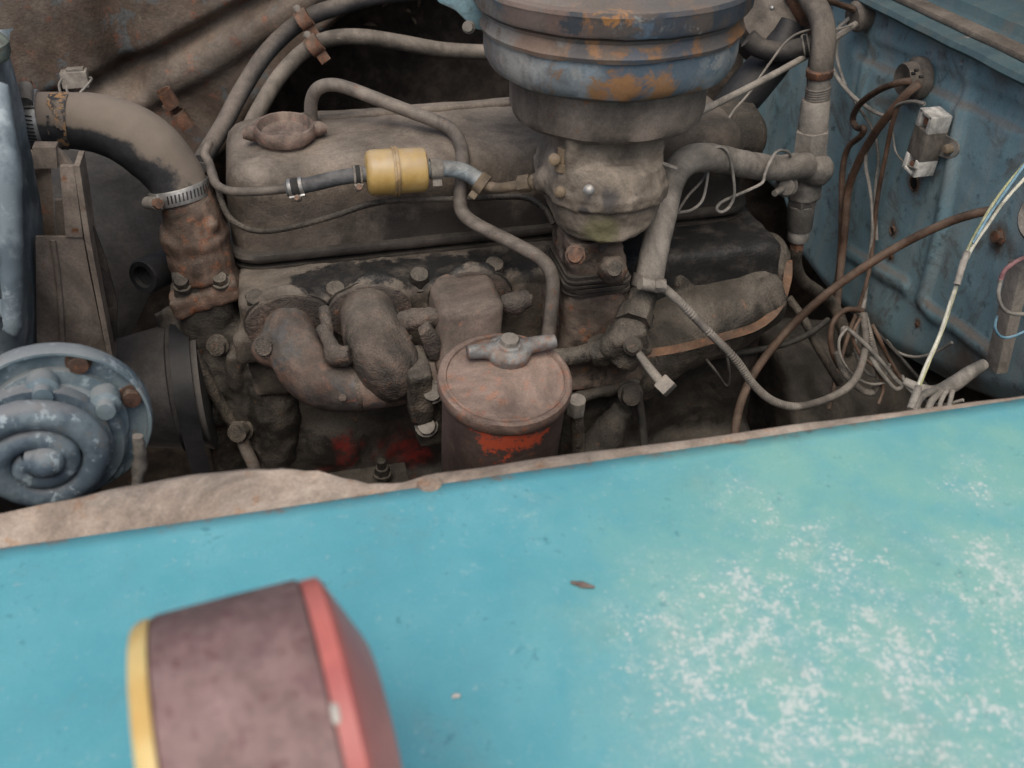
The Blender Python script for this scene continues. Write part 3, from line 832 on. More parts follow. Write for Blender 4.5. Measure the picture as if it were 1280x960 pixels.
for x, y in ((276, 352), (228, 356)):
    bm = NB(); hexbolt(bm, at(x, y, Y=0.782), Vector((0, -0.5, 1)), 0.0065, 0.007); obj('flange_bolt', bm, MAT['grime'], ths)

# ---- upper radiator hose
pts = [pr_(32, 151, 0.835, 33), pr_(60, 150, 0.835, 34), pr_(95, 151, 0.833, 35), pr_(130, 156, 0.83, 37), pr_(163, 169, 0.827, 39), pr_(192, 190, 0.823, 39), pr_(214, 215, 0.82, 36), pr_(226, 236, 0.817, 34), pr_(231, 250, 0.815, 33.5)]
bm = NB(); tube(bm, [p for p, r in pts], [r for p, r in pts], seg=36, per=8)
rough(bm, 0.0006, 0.03)
HO_ = pts[0][0]
t = dirty('radiator_hose_rubber', (0.03, 0.032, 0.036), (0.042, 0.043, 0.046), 30, dust=0.0, rgh=0.6, bump=0.0003, ret=True)
nz_ = t.sep(t.geo.outputs['Normal'])[2]
edge = t.math('ADD', nz_, t.math('MULTIPLY', t.math('SUBTRACT', t.noise(70, 6, 0.7), 0.5), 0.5))
f = t.ramp(edge, 0.10, 0.26)
f = t.math('MULTIPLY', f, t.ramp(t.noise(25, 4), 0.2, 0.5, 0.75, 1.0))
c = t.mix(f, t.c, t.mix(t.n2, (0.175, 0.145, 0.118), (0.235, 0.195, 0.16)))
t.put(t.b.inputs['Base Color'], c); t.put(t.b.inputs['Roughness'], t.mix(f, (0.55,) * 3, (0.92,) * 3))
hose = obj('radiator_hose', bm, t.m, loc=HO_)
tag(hose, 'thick bent upper radiator hose, dusty on top and black underneath', 'hose')
# worn printed label on the hose: a thin sleeve with torn edges
bm = NB()
pa, pb_ = at(69, 150, Y=0.8345), at(92, 151, Y=0.833)
ax = (pb_ - pa).normalized(); rl = S(34.9, pa)
u_, v_, n_ = basis(ax)
q_ = tocam(pa); a_c = math.atan2(q_.dot(v_), q_.dot(u_))
vv = []
for i in range(13):
    row = []
    for j in range(41):
        a = a_c + R(-75) + R(150) * j / 40
        row.append(bm.verts.new(pa + ax * (pb_ - pa).length * i / 12 + (u_ * math.cos(a) + v_ * math.sin(a)) * (rl + 0.0013)))
    vv.append(row)
for i in range(12):
    for j in range(40):
        p = vv[i][j].co
        if noise.noise(p / 0.010) > 0.12: continue
        bm.faces.new((vv[i][j], vv[i + 1][j], vv[i + 1][j + 1], vv[i][j + 1]))
bmesh.ops.delete(bm, geom=[v for v in bm.verts if not v.link_faces], context='VERTS')
t = NT('torn_label')
c = t.mix(t.ramp(t.noise(160, 5, 0.7), 0.5, 0.56), (0.035, 0.037, 0.042), (0.33, 0.19, 0.085))
c = t.mix(t.ramp(t.noise(220, 5, 0.7), 0.62, 0.68), c, (0.42, 0.38, 0.32))
c = t.mix(t.ramp(t.noise(90, 6, 0.7), 0.45, 0.6), c, (0.17, 0.14, 0.115))
t.put(t.b.inputs['Base Color'], c); t.b.inputs['Roughness'].default_value = 0.8
obj('worn_label', bm, t.m, hose)
# radiator neck stub
bm = NB(); tube(bm, [at(6, 152, Y=0.836), at(32, 151, Y=0.835), at(50, 150, Y=0.835)], S(28.5, pa), seg=28)
neck_bm = bm

def worm_clamp(label, c, axis, r, w, sdir, slots=True, mat='bright', sr=None):
    """band + screw housing + slots; sdir: direction from the axis to the screw"""
    axis = axis.normalized()
    sdir = (sdir - axis * sdir.dot(axis)).normalized()
    e = thing('hose_clamp', label, 'clamp', c)
    bm = NB(); lathe(bm, [(r, -w / 2), (r + 0.001, -w / 2), (r + 0.0014, -w / 2 + 0.0006), (r + 0.001, 0), (r + 0.0014, w / 2 - 0.0006), (r + 0.001, w / 2), (r, w / 2)], c, axis, 48)
    obj('band', bm, MAT[mat], e)
    tang = axis.cross(sdir).normalized()
    sr = sr or w * 0.42
    bm = NB()
    p = c + sdir * (r + sr * 0.9)
    lathe(bm, [(0, -sr * 1.8), (sr * 0.9, -sr * 1.8), (sr, -sr * 1.4), (sr, sr * 1.2), (0, sr * 1.25)], p, tang, 18)
    s_ob = obj('screw', bm, MAT['galv'], e)
    bm = NB(); hexbolt(bm, p - tang * sr * 1.7, -tang, sr * 0.85, sr * 0.9, washer=False); obj('screw_head', bm, MAT['rustdull'], s_ob)
    bm = NB()
    rm = rotm(axis, tang, sdir)
    box(bm, c + sdir * (r + 0.0012), (w * 1.05, sr * 3.0, 0.0016), rot=rm, bev=0.0005)
    obj('saddle', bm, MAT[mat], e)
    if slots:
        u, v, n = basis(axis)
        cd = tocam(c); cd = (cd - axis * cd.dot(axis)).normalized()
        bm = NB()
        for k in range(-9, 10):
            a = R(k * 7.5)
            d = Matrix.Rotation(a, 3, axis) @ cd
            if d.dot(sdir) > 0.86: continue
            tg = axis.cross(d)
            m_ = rotm((axis + tg * 0.18).normalized(), tg, d)
            box(bm, c + d * (r + 0.0013), (w * 0.52, 0.0011, 0.0006), rot=m_)
        obj('slots', bm, MAT['slot'], e)
    return e
c1 = at(44, 150, Y=0.835)
worm_clamp('bright worm drive clamp at the radiator end of the upper hose', c1, pts[1][0] - pts[0][0], S(34.5, c1), S(17, c1), Vector((0, -0.55, 1)), sr=S(9, c1))
c2 = at(227, 240, Y=0.816)
worm_clamp('bright worm drive clamp where the upper hose meets the rusty water outlet', c2, pts[8][0] - pts[7][0], S(35, c2), S(19, c2), Vector((-1.0, -0.75, -0.25)), sr=S(8, c2))

# ---- radiator tank, side plates
def rrect0(x0, x1, y0, y1, r, z, n=8):
    return rrect(x0, x1, y0, y1, r, z, n)
rad = thing('radiator', 'radiator with worn blue black painted tank at the edge of the photo', 'radiator', Vector((-0.3, 0.85, 0.6)))
bm = NB()
rg_ = []
for px_, py_, hw_ in ((-12, 470, 46), (-8, 400, 45), (-9, 330, 42), (-15, 250, 36), (-23, 180, 29), (-30, 130, 25), (-36, 96, 20), (-44, 80, 12)):
    p_ = at(px_, py_, Y=0.73); w_ = S(hw_, p_)
    rg_.append(rrect0(p_.x - w_ * 2.2, p_.x + w_, 0.655, 0.83, 0.035, p_.z, 8))
loft(bm, rg_)
tube(bm, [at(0, 100, Y=0.69), at(8, 200, Y=0.66), at(14, 300, Y=0.655), at(16, 420, Y=0.65)], [0.006, 0.010, 0.009, 0.008], seg=12)
trd = NT('radiator_paint')
t = trd
c = t.mix(t.ramp(t.noise(20, 6, 0.7), 0.42, 0.56), (0.11, 0.145, 0.17), (0.215, 0.265, 0.295))
c = t.mix(t.ramp(t.noise(40, 5, 0.7), 0.54, 0.66, 0, 0.8), c, (0.34, 0.40, 0.43))
c = t.mix(t.ramp(t.noise(14, 5, 0.7), 0.6, 0.7), c, (0.14, 0.12, 0.10))
t.put(t.b.inputs['Base Color'], c); t.b.inputs['Roughness'].default_value = 0.55
t.bump(t.noise(60, 5, 0.7), 0.0006, 0.5)
cast('tank', bm, trd.m, rad, voxel=0.005, it=5, amp=0.0012, size=0.06)
obj('outlet_neck', neck_bm, MAT['rustdull'], rad)
bm = NB()
lathe(bm, [(0, 0), (0.016, 0), (0.018, 0.004), (0.018, 0.012), (0.014, 0.016), (0, 0.018)], at(-20, 72, Y=0.76), Vector((0.1, -0.1, 1)), 30)
obj('filler_cap', bm, dirty('cap_green', (0.3, 0.36, 0.3), (0.22, 0.27, 0.25), 40, rust=0.15, dust=0.3), rad)
bm = NB(); box(bm, Vector((-0.335, 0.88, 0.80)), (0.05, 0.62, 0.46), bev=0.006)
obj('core', bm, MAT['grime_dark'], rad)
bm = NB(); box(bm, Vector((-0.40, 0.86, 0.78)), (0.012, 0.92, 0.50), bev=0.004)
ob_ = obj('radiator_support', bm, MAT['under'], loc=Vector((-0.40, 0.86, 0.55))); tag(ob_, 'dark upright support panel standing ahead of the radiator', 'body panel')

shr = thing('fan_shroud', 'brown sheet metal fan shroud with a square slot beside the radiator', 'fan shroud', at(95, 440, Y=0.72))
msh = dirty('shroud_brown', (0.23, 0.19, 0.16), (0.29, 0.245, 0.205), 24, rust=0.1, dust=0.5, dustc=(0.235, 0.195, 0.16), bump=0.0005)
def plate(bm, px, Y, th, bev=0.0008, dy=None):
    prism(bm, [at(a, b, Y=Y) for a, b in px], th, bev, dirn=Vector((0, 1, 0)))
SY = 0.74
bm = NB(); plate(bm, [(44, 296), (104, 296), (112, 340), (136, 455), (46, 455)], SY, 0.003); obj('plate', bm, msh, shr)
bm = NB(); plate(bm, [(74, 208), (92, 208), (104, 297), (82, 297)], SY - 0.003, 0.005); obj('slot_post', bm, msh, shr)
bm = NB(); plate(bm, [(40, 184), (70, 184), (72, 211), (42, 211)], SY, 0.012); obj('bridge', bm, msh, shr)
bm = NB(); plate(bm, [(70, 186), (78, 192), (92, 209), (73, 209)], SY + 0.004, 0.006); obj('gusset', bm, msh, shr)
bm = NB(); plate(bm, [(68, 250), (82, 250), (84, 297), (70, 297)], SY + 0.05, 0.004); obj('back_post', bm, msh, shr)
bm = NB()
for (a, b), (c_, d) in (((92, 208), (106, 300)), ((106, 300), (136, 455))):
    pa_, pb3 = at(a, b, Y=SY - 0.003), at(c_, d, Y=SY - 0.003)
    prism(bm, [pa_, pb3, pb3 + Vector((0.004, 0.0, 0)), pa_ + Vector((0.004, 0.0, 0))], 0.03, dirn=Vector((0, 1, 0)))
obj('return_flange', bm, msh, shr)
bm = NB(); tube(bm, [at(66, 300, Y=SY - 0.001), at(74, 360, Y=SY - 0.001), at(80, 452, Y=SY - 0.001)], 0.0022, seg=8); obj('crease', bm, msh, shr)
# dark curved ring behind
bm = NB(); rr = []
cy, cz, R0 = 0.90, 0.86, 0.20
for i in range(61):
    a = R(-40 + 260 * i / 60)
    d = Vector((0, math.cos(a), math.sin(a)))
    c0 = Vector((0, cy, cz))
    rr.append([c0 + d * (R0) + Vector((-0.222, 0, 0)), c0 + d * (R0 - 0.012) + Vector((-0.172, 0, 0)), c0 + d * (R0 - 0.015) + Vector((-0.172, 0, 0)), c0 + d * (R0 - 0.003) + Vector((-0.222, 0, 0))])
loft(bm, rr)
bm.free()
bm = NB(); plate(bm, [(62, 186), (150, 190), (262, 205), (215, 300), (192, 360), (150, 450), (80, 450)], 0.97, 0.004, 0.001)
ring = obj('back_plate', bm, dirty('shroud_back_dark', (0.05, 0.052, 0.056), (0.075, 0.073, 0.072), 14, dust=0.3, bump=0.0003), shr)
bm = NB(); plate(bm, [(96, 262), (118, 285), (133, 325), (147, 380), (146, 420), (136, 452), (112, 452), (108, 340)], SY + 0.015, 0.003, 0.001)
obj('dark_wing', bm, MAT['grime_dark'], shr)

# ---- water pump, pulley, belt
wp = thing('water_pump', 'grimy water pump and timing cover castings at the front of the engine', 'water pump', at(270, 560, Y=0.78))
bm = NB()
box(bm, at(285, 480, Y=0.83), (0.05, 0.10, 0.30), bev=0.012)
tube(bm, [at(220, 380, Y=0.83), at(236, 410, Y=0.82), at(262, 440, Y=0.80)], [0.022, 0.024, 0.03], seg=18)
lathe(bm, [(0, -0.04), (0.042, -0.04), (0.044, 0.01), (0.036, 0.018), (0, 0.018)], at(275, 440, Y=0.795), Vector((-0.2, -1, 0.2)), 30)
tube(bm, [at(258, 505, Y=0.80), at(285, 500, Y=0.80), at(305, 520, Y=0.80)], [0.024, 0.028, 0.022], seg=18)
tube(bm, [at(335, 460, Y=0.775), at(345, 510, Y=0.77), at(348, 600, Y=0.77)], [0.02, 0.024, 0.018], seg=18)
lathe(bm, [(0, -0.03), (0.022, -0.03), (0.022, 0.008), (0, 0.01)], at(342, 510, Y=0.768), Vector((-0.1, -1, 0.1)), 24)
tube(bm, [at(292, 440, Y=0.772), at(300, 500, Y=0.772), at(306, 560, Y=0.772)], 0.008, seg=10)
cast('pump_casting', bm, MAT['grime_low'], wp, voxel=0.0032, it=3, amp=0.002, size=0.015)
bm = NB()
tube(bm, [at(243, 440, Y=0.775), at(262, 480, Y=0.772), at(285, 520, Y=0.77), at(303, 540, Y=0.77)], [0.004, 0.0055, 0.006, 0.006], seg=10)
obj('bracket_rib', bm, MAT['grime'], wp)
bm = NB(); hexbolt(bm, at(301, 536, Y=0.765), Vector((-0.3, -1, 0.3)), 0.010, 0.012); obj('bracket_bolt', bm, MAT['grime'], wp)
bm = NB(); hexbolt(bm, at(272, 432, Y=0.772), Vector((-0.1, -1, 0.25)), 0.008, 0.008); obj('pump_bolt', bm, MAT['grime'], wp)
bm = NB(); tube(bm, [at(301, 540, Y=0.765), at(307, 560, Y=0.76), at(318, 585, Y=0.755), at(322, 610, Y=0.75)], 0.006, seg=10); obj('tie_rod', bm, MAT['steel'], wp)

BX = at(232, 500, Y=0.745).x
pul = thing('fan_pulley', 'dark cone shaped fan pulley hub between the horn and the belt', 'pulley', Vector((BX, 0.85, 0.86)))
pcn = Vector((BX, 0.800, at(215, 410, Y=0.80).z - 0.062))
bm = NB()
lathe(bm, [(0, -0.10), (0.040, -0.098), (0.044, -0.09), (0.058, -0.014), (0.062, -0.012), (0.056, 0.0), (0.062, 0.012), (0.062, 0.014), (0.03, 0.016), (0, 0.018)], pcn, Vector((1, 0, 0)), 56)
obj('cone', bm, dirty('pulley_dark', (0.035, 0.036, 0.04), (0.06, 0.058, 0.056), 22, dust=0.5, dustc=(0.11, 0.095, 0.08), rgh=0.5, bump=0.0004), pul)
bm = NB()
path = []
c_up, c_lo, ra = Vector((0, pcn.y, pcn.z)), Vector((0, 0.82, 0.60)), 0.062
for k in range(25): 
    a = R(0 + 180 * k / 24); path.append((c_up.y + ra * math.cos(a), c_up.z + ra * math.sin(a)))
for k in range(25):
    a = R(180 + 180 * k / 24); path.append((c_lo.y + ra * math.cos(a), c_lo.z + ra * math.sin(a)))
full = []
for i, p in enumerate(path):
    q = path[(i + 1) % len(path)]
    full.append(p)
    if math.dist(p, q) > 0.05:
        for k in range(1, 12): full.append((lerp(p[0], q[0], k / 12), lerp(p[1], q[1], k / 12)))
rr = []
for i, (y, z) in enumerate(full):
    y0, z0 = full[i - 1]; y1, z1 = full[(i + 1) % len(full)]
    d = Vector((0, y1 - y0, z1 - z0)).normalized(); nn = Vector((0, d.z, -d.y))
    b = Vector((BX, y, z))
    rr.append([b + Vector((s * 0.0085, 0, 0)) + nn * h for s, h in ((-1, 0.002), (1, 0.002))] + [b + Vector((s * 0.006, 0, 0)) - nn * 0.008 for s in (1, -1)])
loft(bm, rr, closed=True)
bl_ = obj('fan_belt', bm, MAT['rubber_black'], loc=Vector((BX, 0.86, 0.7)))
tag(bl_, 'flat black rubber fan belt running down beside the pulley', 'belt')
# small black hose end by the outlet
bm = NB(); lathe(bm, [(0, -0.05), (0.016, -0.05), (0.016, 0.008), (0.0145, 0.0105), (0.010, 0.0105), (0.009, 0.006), (0, 0.006)], at(188, 342, Y=0.84), Vector((-0.55, -0.8, 0.15)), 26)
o = obj('bypass_hose', bm, MAT['rubber_black'], loc=at(188, 342, Y=0.84)); tag(o, 'short black bypass hose stub beside the rusty water outlet', 'hose')

# ================================================================== FUEL LINE AND CARBURETTOR
FY = 0.772
pipe('fuel_pipe', 'thin steel fuel pipe curving round the valve cover corner to the fuel hose', 'pipe',
     PL([(262, 178, 0.86), (256, 192, 0.85), (262, 205, 0.84), (265, 218, 0.81), (272, 232, 0.795), (290, 239, 0.785), (325, 239, 0.778), (368, 235, 0.775)]), S(5.6, at(300, 235, Y=0.79)), MAT['steel'], seg=12)
pf0, pf1 = at(458, 216.5, Y=FY), at(533, 212, Y=FY)
pipe('fuel_hose', 'short blue black rubber fuel hose before the amber filter', 'hose', PL([(358, 236, 0.775), (390, 230, 0.773), (425, 222, FY), (460, 217, FY)]), S(9.6, pf0), dirty('fuel_hose_rubber', (0.075, 0.082, 0.09), (0.10, 0.105, 0.112), 50, dust=0.35, dustc=(0.17, 0.16, 0.15), bump=0.0003), seg=18)
ax = (pf1 - pf0).normalized(); Lf = (pf1 - pf0).length; rf = S(28.5, pf0)
ff = thing('fuel_filter', 'amber plastic inline fuel filter in front of the valve cover', 'fuel filter', pf0)
t = NT('amber_plastic')
c = t.mix(t.ramp(t.noise(60, 4), 0.35, 0.65), (0.43, 0.28, 0.09), (0.54, 0.38, 0.15))
nzz = t.sep(t.geo.outputs['Normal'])[2]
f = t.math('MULTIPLY', t.ramp(nzz, 0.1, 0.8), t.ramp(t.noise(90, 5, 0.7), 0.3, 0.6, 0.3, 0.8))
c = t.mix(f, c, (0.42, 0.33, 0.22))
t.put(t.b.inputs['Base Color'], c); t.b.inputs['Roughness'].default_value = 0.33
t.b.inputs['Subsurface Weight'].default_value = 0.25; t.b.inputs['Subsurface Radius'].default_value = (0.02, 0.012, 0.004); t.b.inputs['Subsurface Scale'].default_value = 0.3
amb = t.m
mf = 0.48
bm = NB(); lathe(bm, [(0, -0.001), (rf * 0.8, 0.0), (rf * 0.94, 0.0018), (rf, 0.0045), (rf * 1.0, Lf * mf), (0, Lf * mf)], pf0, ax, 48); obj('inlet_half', bm, amb, ff)
bm = NB(); lathe(bm, [(0, Lf * mf), (rf * 0.98, Lf * mf), (rf * 0.98, Lf - 0.004), (rf * 0.93, Lf - 0.0012), (rf * 0.8, Lf), (0, Lf)], pf0, ax, 48); obj('outlet_half', bm, amb, ff)
bm = NB(); lathe(bm, [(rf * 0.9, Lf * 0.43), (rf * 1.07, Lf * 0.43), (rf * 1.09, Lf * 0.455), (rf * 1.06, Lf * 0.48), (rf * 1.09, Lf * 0.505), (rf * 1.07, Lf * 0.53), (rf * 0.9, Lf * 0.53)], pf0, ax, 48)
obj('weld_ring', bm, dirty('amber_dusty', (0.40, 0.27, 0.12), (0.34, 0.25, 0.14), 80, dust=0.6, dustc=(0.3, 0.25, 0.19), bump=0.0002, rgh=0.5), ff)
bm = NB(); tube(bm, [pf0 - ax * 0.008, pf0 + ax * 0.002], S(8, pf0), seg=14); obj('inlet_nipple', bm, amb, ff)
bm = NB(); tube(bm, [pf1 - ax * 0.002, pf1 + ax * 0.012], S(9, pf0), seg=14); obj('outlet_nipple', bm, amb, ff)
pts = [(534, 212, FY), (552, 211, FY), (575, 213, FY - 0.002), (592, 221, FY - 0.006), (606, 232, FY - 0.012)]
pipe('clear_fuel_hose', 'short bluish translucent fuel hose after the amber filter', 'hose', PL(pts), S(10.5, pf1), dirty('blue_clear_hose', (0.27, 0.33, 0.36), (0.2, 0.24, 0.265), 70, dust=0.45, dustc=(0.33, 0.3, 0.26), rgh=0.35, bump=0.0003), seg=18)
def spring_clamp(label, c, axis, r, w, mat='galv', ears=Vector((0, -0.4, -1))):
    axis = axis.normalized(); e = thing('hose_clamp', label, 'clamp', c)
    bm = NB(); lathe(bm, [(r, -w / 2), (r + 0.0012, -w / 2), (r + 0.0012, w / 2), (r, w / 2)], c, axis, 30); obj('band', bm, MAT[mat], e)
    d = (ears - axis * ears.dot(axis)).normalized(); tg = axis.cross(d)
    for s in (-1, 1):
        bm = NB(); box(bm, c + d * (r + 0.003) + tg * s * 0.0022, (w * 0.8, 0.0014, 0.007), rot=rotm(axis, tg, d), bev=0.0004); obj('ear', bm, MAT[mat], e)
    return e
c = at(370, 234, Y=0.774)
worm_clamp('small bright clamp at the pipe end of the black fuel hose', c, at(390, 230, Y=0.773) - at(358, 236, Y=0.775), S(10, c), S(19, c), Vector((0.1, -0.6, -1)), slots=True, sr=0.0028)
c = at(447, 219, Y=FY)
worm_clamp('small dull clamp where the black fuel hose enters the amber filter', c, ax, S(10.5, c), S(11, c), Vector((0.1, -0.5, -1)), slots=True, mat='galv', sr=0.0032)
c = at(545, 211, Y=FY)
spring_clamp('spring clip on the fuel hose where it leaves the amber filter', c, ax, S(11.5, c), S(15, c))
c = at(602, 229, Y=FY - 0.01)
spring_clamp('spring clip on the fuel hose at the brass carburettor pipe', c, at(606, 232, Y=FY - 0.012) - at(590, 220, Y=FY - 0.006), S(12, c), S(12, c), mat='brass')
br = thing('brass_fuel_fitting', 'dusty brass pipe and nuts joining the fuel hose to the carburettor', 'pipe fitting', at(640, 233, Y=0.745))
bm = NB(); tube(bm, PL([(604, 231, FY - 0.012), (622, 235, 0.752), (640, 233, 0.742), (660, 229, 0.735)]), S(6.5, at(640, 233, Y=0.745)), seg=14); obj('pipe', bm, MAT['brass'], br)
pa, pb_ = at(653, 230, Y=0.738), at(676, 226, Y=0.730); d = (pb_ - pa)
bm = NB(); hexbolt(bm, pa, d, S(11, pa), S(11, pa), washer=False, dome=False); lathe(bm, [(S(7, pa), 0), (S(7, pa), S(14, pa)), (S(10, pa), S(14, pa)), (S(10, pa), S(30, pa)), (0, S(30, pa))], pa, d, 20); obj('nut', bm, MAT['brass'], br)
# thin line lower along the cover
pipe('thin_fuel_line', 'thin dark vacuum line sagging along the side of the valve cover', 'pipe',
     PL([(262, 200, 0.845), (270, 225, 0.815), (277, 252, 0.797), (290, 275, 0.789), (318, 288, 0.785), (355, 286, 0.784), (410, 272, 0.784), (460, 256, 0.782), (500, 250, 0.78), (560, 249, 0.78), (630, 246, 0.77), (660, 248, 0.755), (682, 262, 0.74), (692, 280, 0.73)]), S(3.9, at(400, 275, Y=0.78)), MAT['grime'], seg=10)

# ---- carburettor
CX, CY = at(752, 240, Y=0.715).x, 0.715
def cz(py): return at(757, py, Y=0.672).z
cb = thing('carburettor', 'dust covered carburettor body below the air cleaner', 'carburettor', Vector((CX, CY, cz(310))))
sec = [(-0.051, 0.000), (-0.049, -0.022), (-0.036, -0.036), (-0.010, -0.046), (0.008, -0.046), (0.036, -0.040), (0.049, -0.026), (0.051, 0.005), (0.048, 0.045), (-0.048, 0.045)]
def ring_(py, s, sy=None, dx=0.0, dyl=0.0):
    # dyl: extra drop of the middle so that flanges read as V shaped
    z = cz(py); return [Vector((CX + dx + a * s * 0.86, CY + b * (sy or s), z + dyl * (abs(a) / 0.05))) for a, b in sec]
bm = NB()
def circ(py, r, n=10, dx=0.0, dy=0.0):
    z = cz(py); out = []
    for a, b in sec:
        l = math.hypot(a, b); out.append(Vector((CX + dx + a / l * r * 0.88, CY + dy + b / l * r, z)))
    return out
loft(bm, [circ(314, 0.028), circ(309, 0.038), circ(304, 0.043), ring_(294, 0.92), ring_(275, 0.98), ring_(268, 1.0), ring_(262, 1.0)])
loft(bm, [ring_(266, 1.0), ring_(264, 1.08), ring_(252, 1.10, dyl=0.004), ring_(248, 1.05, dyl=0.006), ring_(240, 1.03, dyl=0.006), ring_(226, 0.97, dyl=0.004), ring_(218, 0.86), ring_(214, 0.80)])
box(bm, Vector((CX, CY + 0.012, cz(222) + 0.022)), (0.078, 0.085, 0.055), bev=0.003)
prism(bm, [Vector((CX - 0.046, CY - 0.02, cz(236))), Vector((CX - 0.046, CY + 0.03, cz(236))), Vector((CX - 0.02, CY + 0.03, cz(214))), Vector((CX - 0.02, CY - 0.03, cz(214)))], 0.02, 0.002, dirn=Vector((0, 0, -1)))
for px, py, Y, r in ((806, 224, 0.69, 0.006), (800, 250, 0.69, 0.007)):
    ball(bm, at(px, py, Y=Y), r)
tube(bm, [at(676, 226, Y=0.73), at(700, 222, Y=0.715)], 0.011, seg=14)
tc = dirty('carb_dusty_zinc', (0.205, 0.172, 0.138), (0.275, 0.235, 0.19), 30, rust=0.1, rustc=(0.19, 0.12, 0.085), dust=0.6, dustc=(0.30, 0.262, 0.22), bump=0.0008, ret=True)
t = tc; KO = Vector((CX, CY, cz(310)))
w = t.math('MULTIPLY', t.math('SUBTRACT', t.noise(60, 6, 0.7), 0.5), 0.03)
m = t.near(at(750, 293, Y=0.672) - KO, 0.006, 0.022, w)
c = t.mix(t.math('MULTIPLY', m, 0.7), t.c, (0.205, 0.20, 0.095))
for a, b, r in ((760, 250, 0.012), (733, 267, 0.006), (745, 200, 0.012), (790, 246, 0.008)):
    c = t.mix(t.math('MULTIPLY', t.near(at(a, b, Y=0.672) - KO, r * 0.3, r, w), 0.8), c, (0.055, 0.055, 0.06))
t.put(t.b.inputs['Base Color'], c)
cast('body', bm, tc.m, cb, voxel=0.0018, it=1, amp=0.0009, size=0.010)
for px, py, Y in ((736, 238, 0.664), (808, 223, 0.68), (693, 199, 0.69), (700, 240, 0.685)):
    bm = NB(); p = at(px, py, Y=Y)
    lathe(bm, [(0.0045, -0.004), (0.0045, 0.001), (0.003, 0.0025), (0, 0.003)], p, tocam(p), 16)
    obj('screw', bm, MAT['bright'] if px == 736 else MAT['brass'], cb)
for px in (704, 816):
    bm = NB(); p0, p1 = at(px, 212, Y=0.695), at(px, 185, Y=0.695)
    tube(bm, [p0, p1], S(7, p0), seg=12); lathe(bm, [(0.007, 0), (0.007, 0.006), (0, 0.006)], p0, Vector((0, 0, 1)), 14)
    obj('post', bm, MAT['brass'], cb)
bm = NB(); tube(bm, PL([(815, 201, 0.69), (830, 205, 0.685), (846, 211, 0.68)]), 0.0016, seg=8); obj('throttle_pin', bm, MAT['galv'], cb)

# ---- air cleaner
AX, AY = at(760, 90, Y=0.742).x, 0.742
RB = 0.482 * (at(917, 80, Y=AY).x - at(607, 80, Y=AY).x)
def az(py, r): return at(766, py, Y=AY - r).z
ac = thing('air_cleaner', 'oil bath air cleaner with peeling blue, black and rust orange paint above the carburettor', 'air cleaner', Vector((AX, AY, az(185, 0.08))))
RL = RB * 1.065; RC = RB * 0.79
def paint(name, base, org, a_, b_, orange=0.5, dusty=0.55, pale=0.6, patches=()):
    AO2 = Vector((AX, AY, az(185, 0.08)))
    t = NT(name)
    n1 = t.noise(16, 6, 0.7, dist=0.3); n2 = t.noise(38, 7, 0.72, dist=0.4); n3 = t.noise(400, 3, 0.7)
    c = t.mix(t.ramp(n1, 0.45, 0.55), a_, b_)
    c = t.mix(t.ramp(n2, pale - 0.03, pale + 0.05), c, (0.30, 0.31, 0.31))
    c = t.mix(t.ramp(t.noise(21, 7, 0.75, dist=0.6), orange, orange + 0.07), c, t.mix(n2, (0.17, 0.085, 0.045), (0.34, 0.165, 0.065)))
    x, y, z = t.sep(t.co)
    side = t.ramp(t.math('ADD', x, t.math('MULTIPLY', t.math('SUBTRACT', n1, 0.5), 0.2)), -0.09, -0.03, 1.0, 0.0)
    c = t.mix(t.math('MULTIPLY', side, 0.75), c, t.mix(t.ramp(n2, 0.42, 0.56), (0.25, 0.245, 0.235), (0.15, 0.12, 0.10)))
    wq = t.math('MULTIPLY', t.math('SUBTRACT', t.noise(45, 7, 0.75, dist=0.5), 0.5), 0.06)
    for px, py, r_, cc_ in patches:
        c = t.mix(t.near(at(px, py, Y=AY - RB * math.sqrt(max(0.05, 1 - ((px - 763) / 165) ** 2))) - AO2, r_ * 0.45, r_, wq), c, cc_)
    nzz = t.sep(t.geo.outputs['Normal'])[2]
    f = t.math('MULTIPLY', t.ramp(nzz, 0.1, 0.8, 0.12, 1.0), dusty)
    c = t.mix(f, c, (0.20, 0.17, 0.14))
    c = t.mix(1.0, c, t.mix(n3, (0.75,) * 3, (1.25,) * 3), 'MULTIPLY')
    t.put(t.b.inputs['Base Color'], c)
    t.put(t.b.inputs['Roughness'], t.mix(n2, (0.5,) * 3, (0.85,) * 3))
    t.bump(t.math('ADD', n2, t.math('MULTIPLY', n3, 0.3)), 0.0009, 0.6)
    return t.m
UPZ = Vector((0, 0, 1))
AO = Vector((AX, AY, 0))
def acp(name, prof, mat, lab=None):
    bm = NB(); lathe(bm, prof, AO, UPZ, 120); rough(bm, 0.0016, 0.045)
    o = obj(name, bm, mat, ac, angle=35)
    if lab: o['label'] = lab
zc0, zc1, zb0, zb1, zr0, zr1, zl0, zl1 = az(185, RC), az(137, RC), az(132, RB * 0.97), az(82, RB), az(78, RB), az(54, RB), az(51, RL), az(24, RL)
acp('lower_cup', [(0, zc0 - 0.004), (RC * 0.5, zc0 - 0.003), (RC * 0.92, zc0 - 0.001), (RC * 0.98, zc0 + 0.003), (RC, zc0 + 0.009), (RC, zc1 + 0.004), (RC * 0.9, zc1 + 0.01)], dirty('cup_brown', (0.15, 0.125, 0.107), (0.205, 0.17, 0.145), 26, rust=0.15, dust=0.5, dlo=0.3, bump=0.0006))
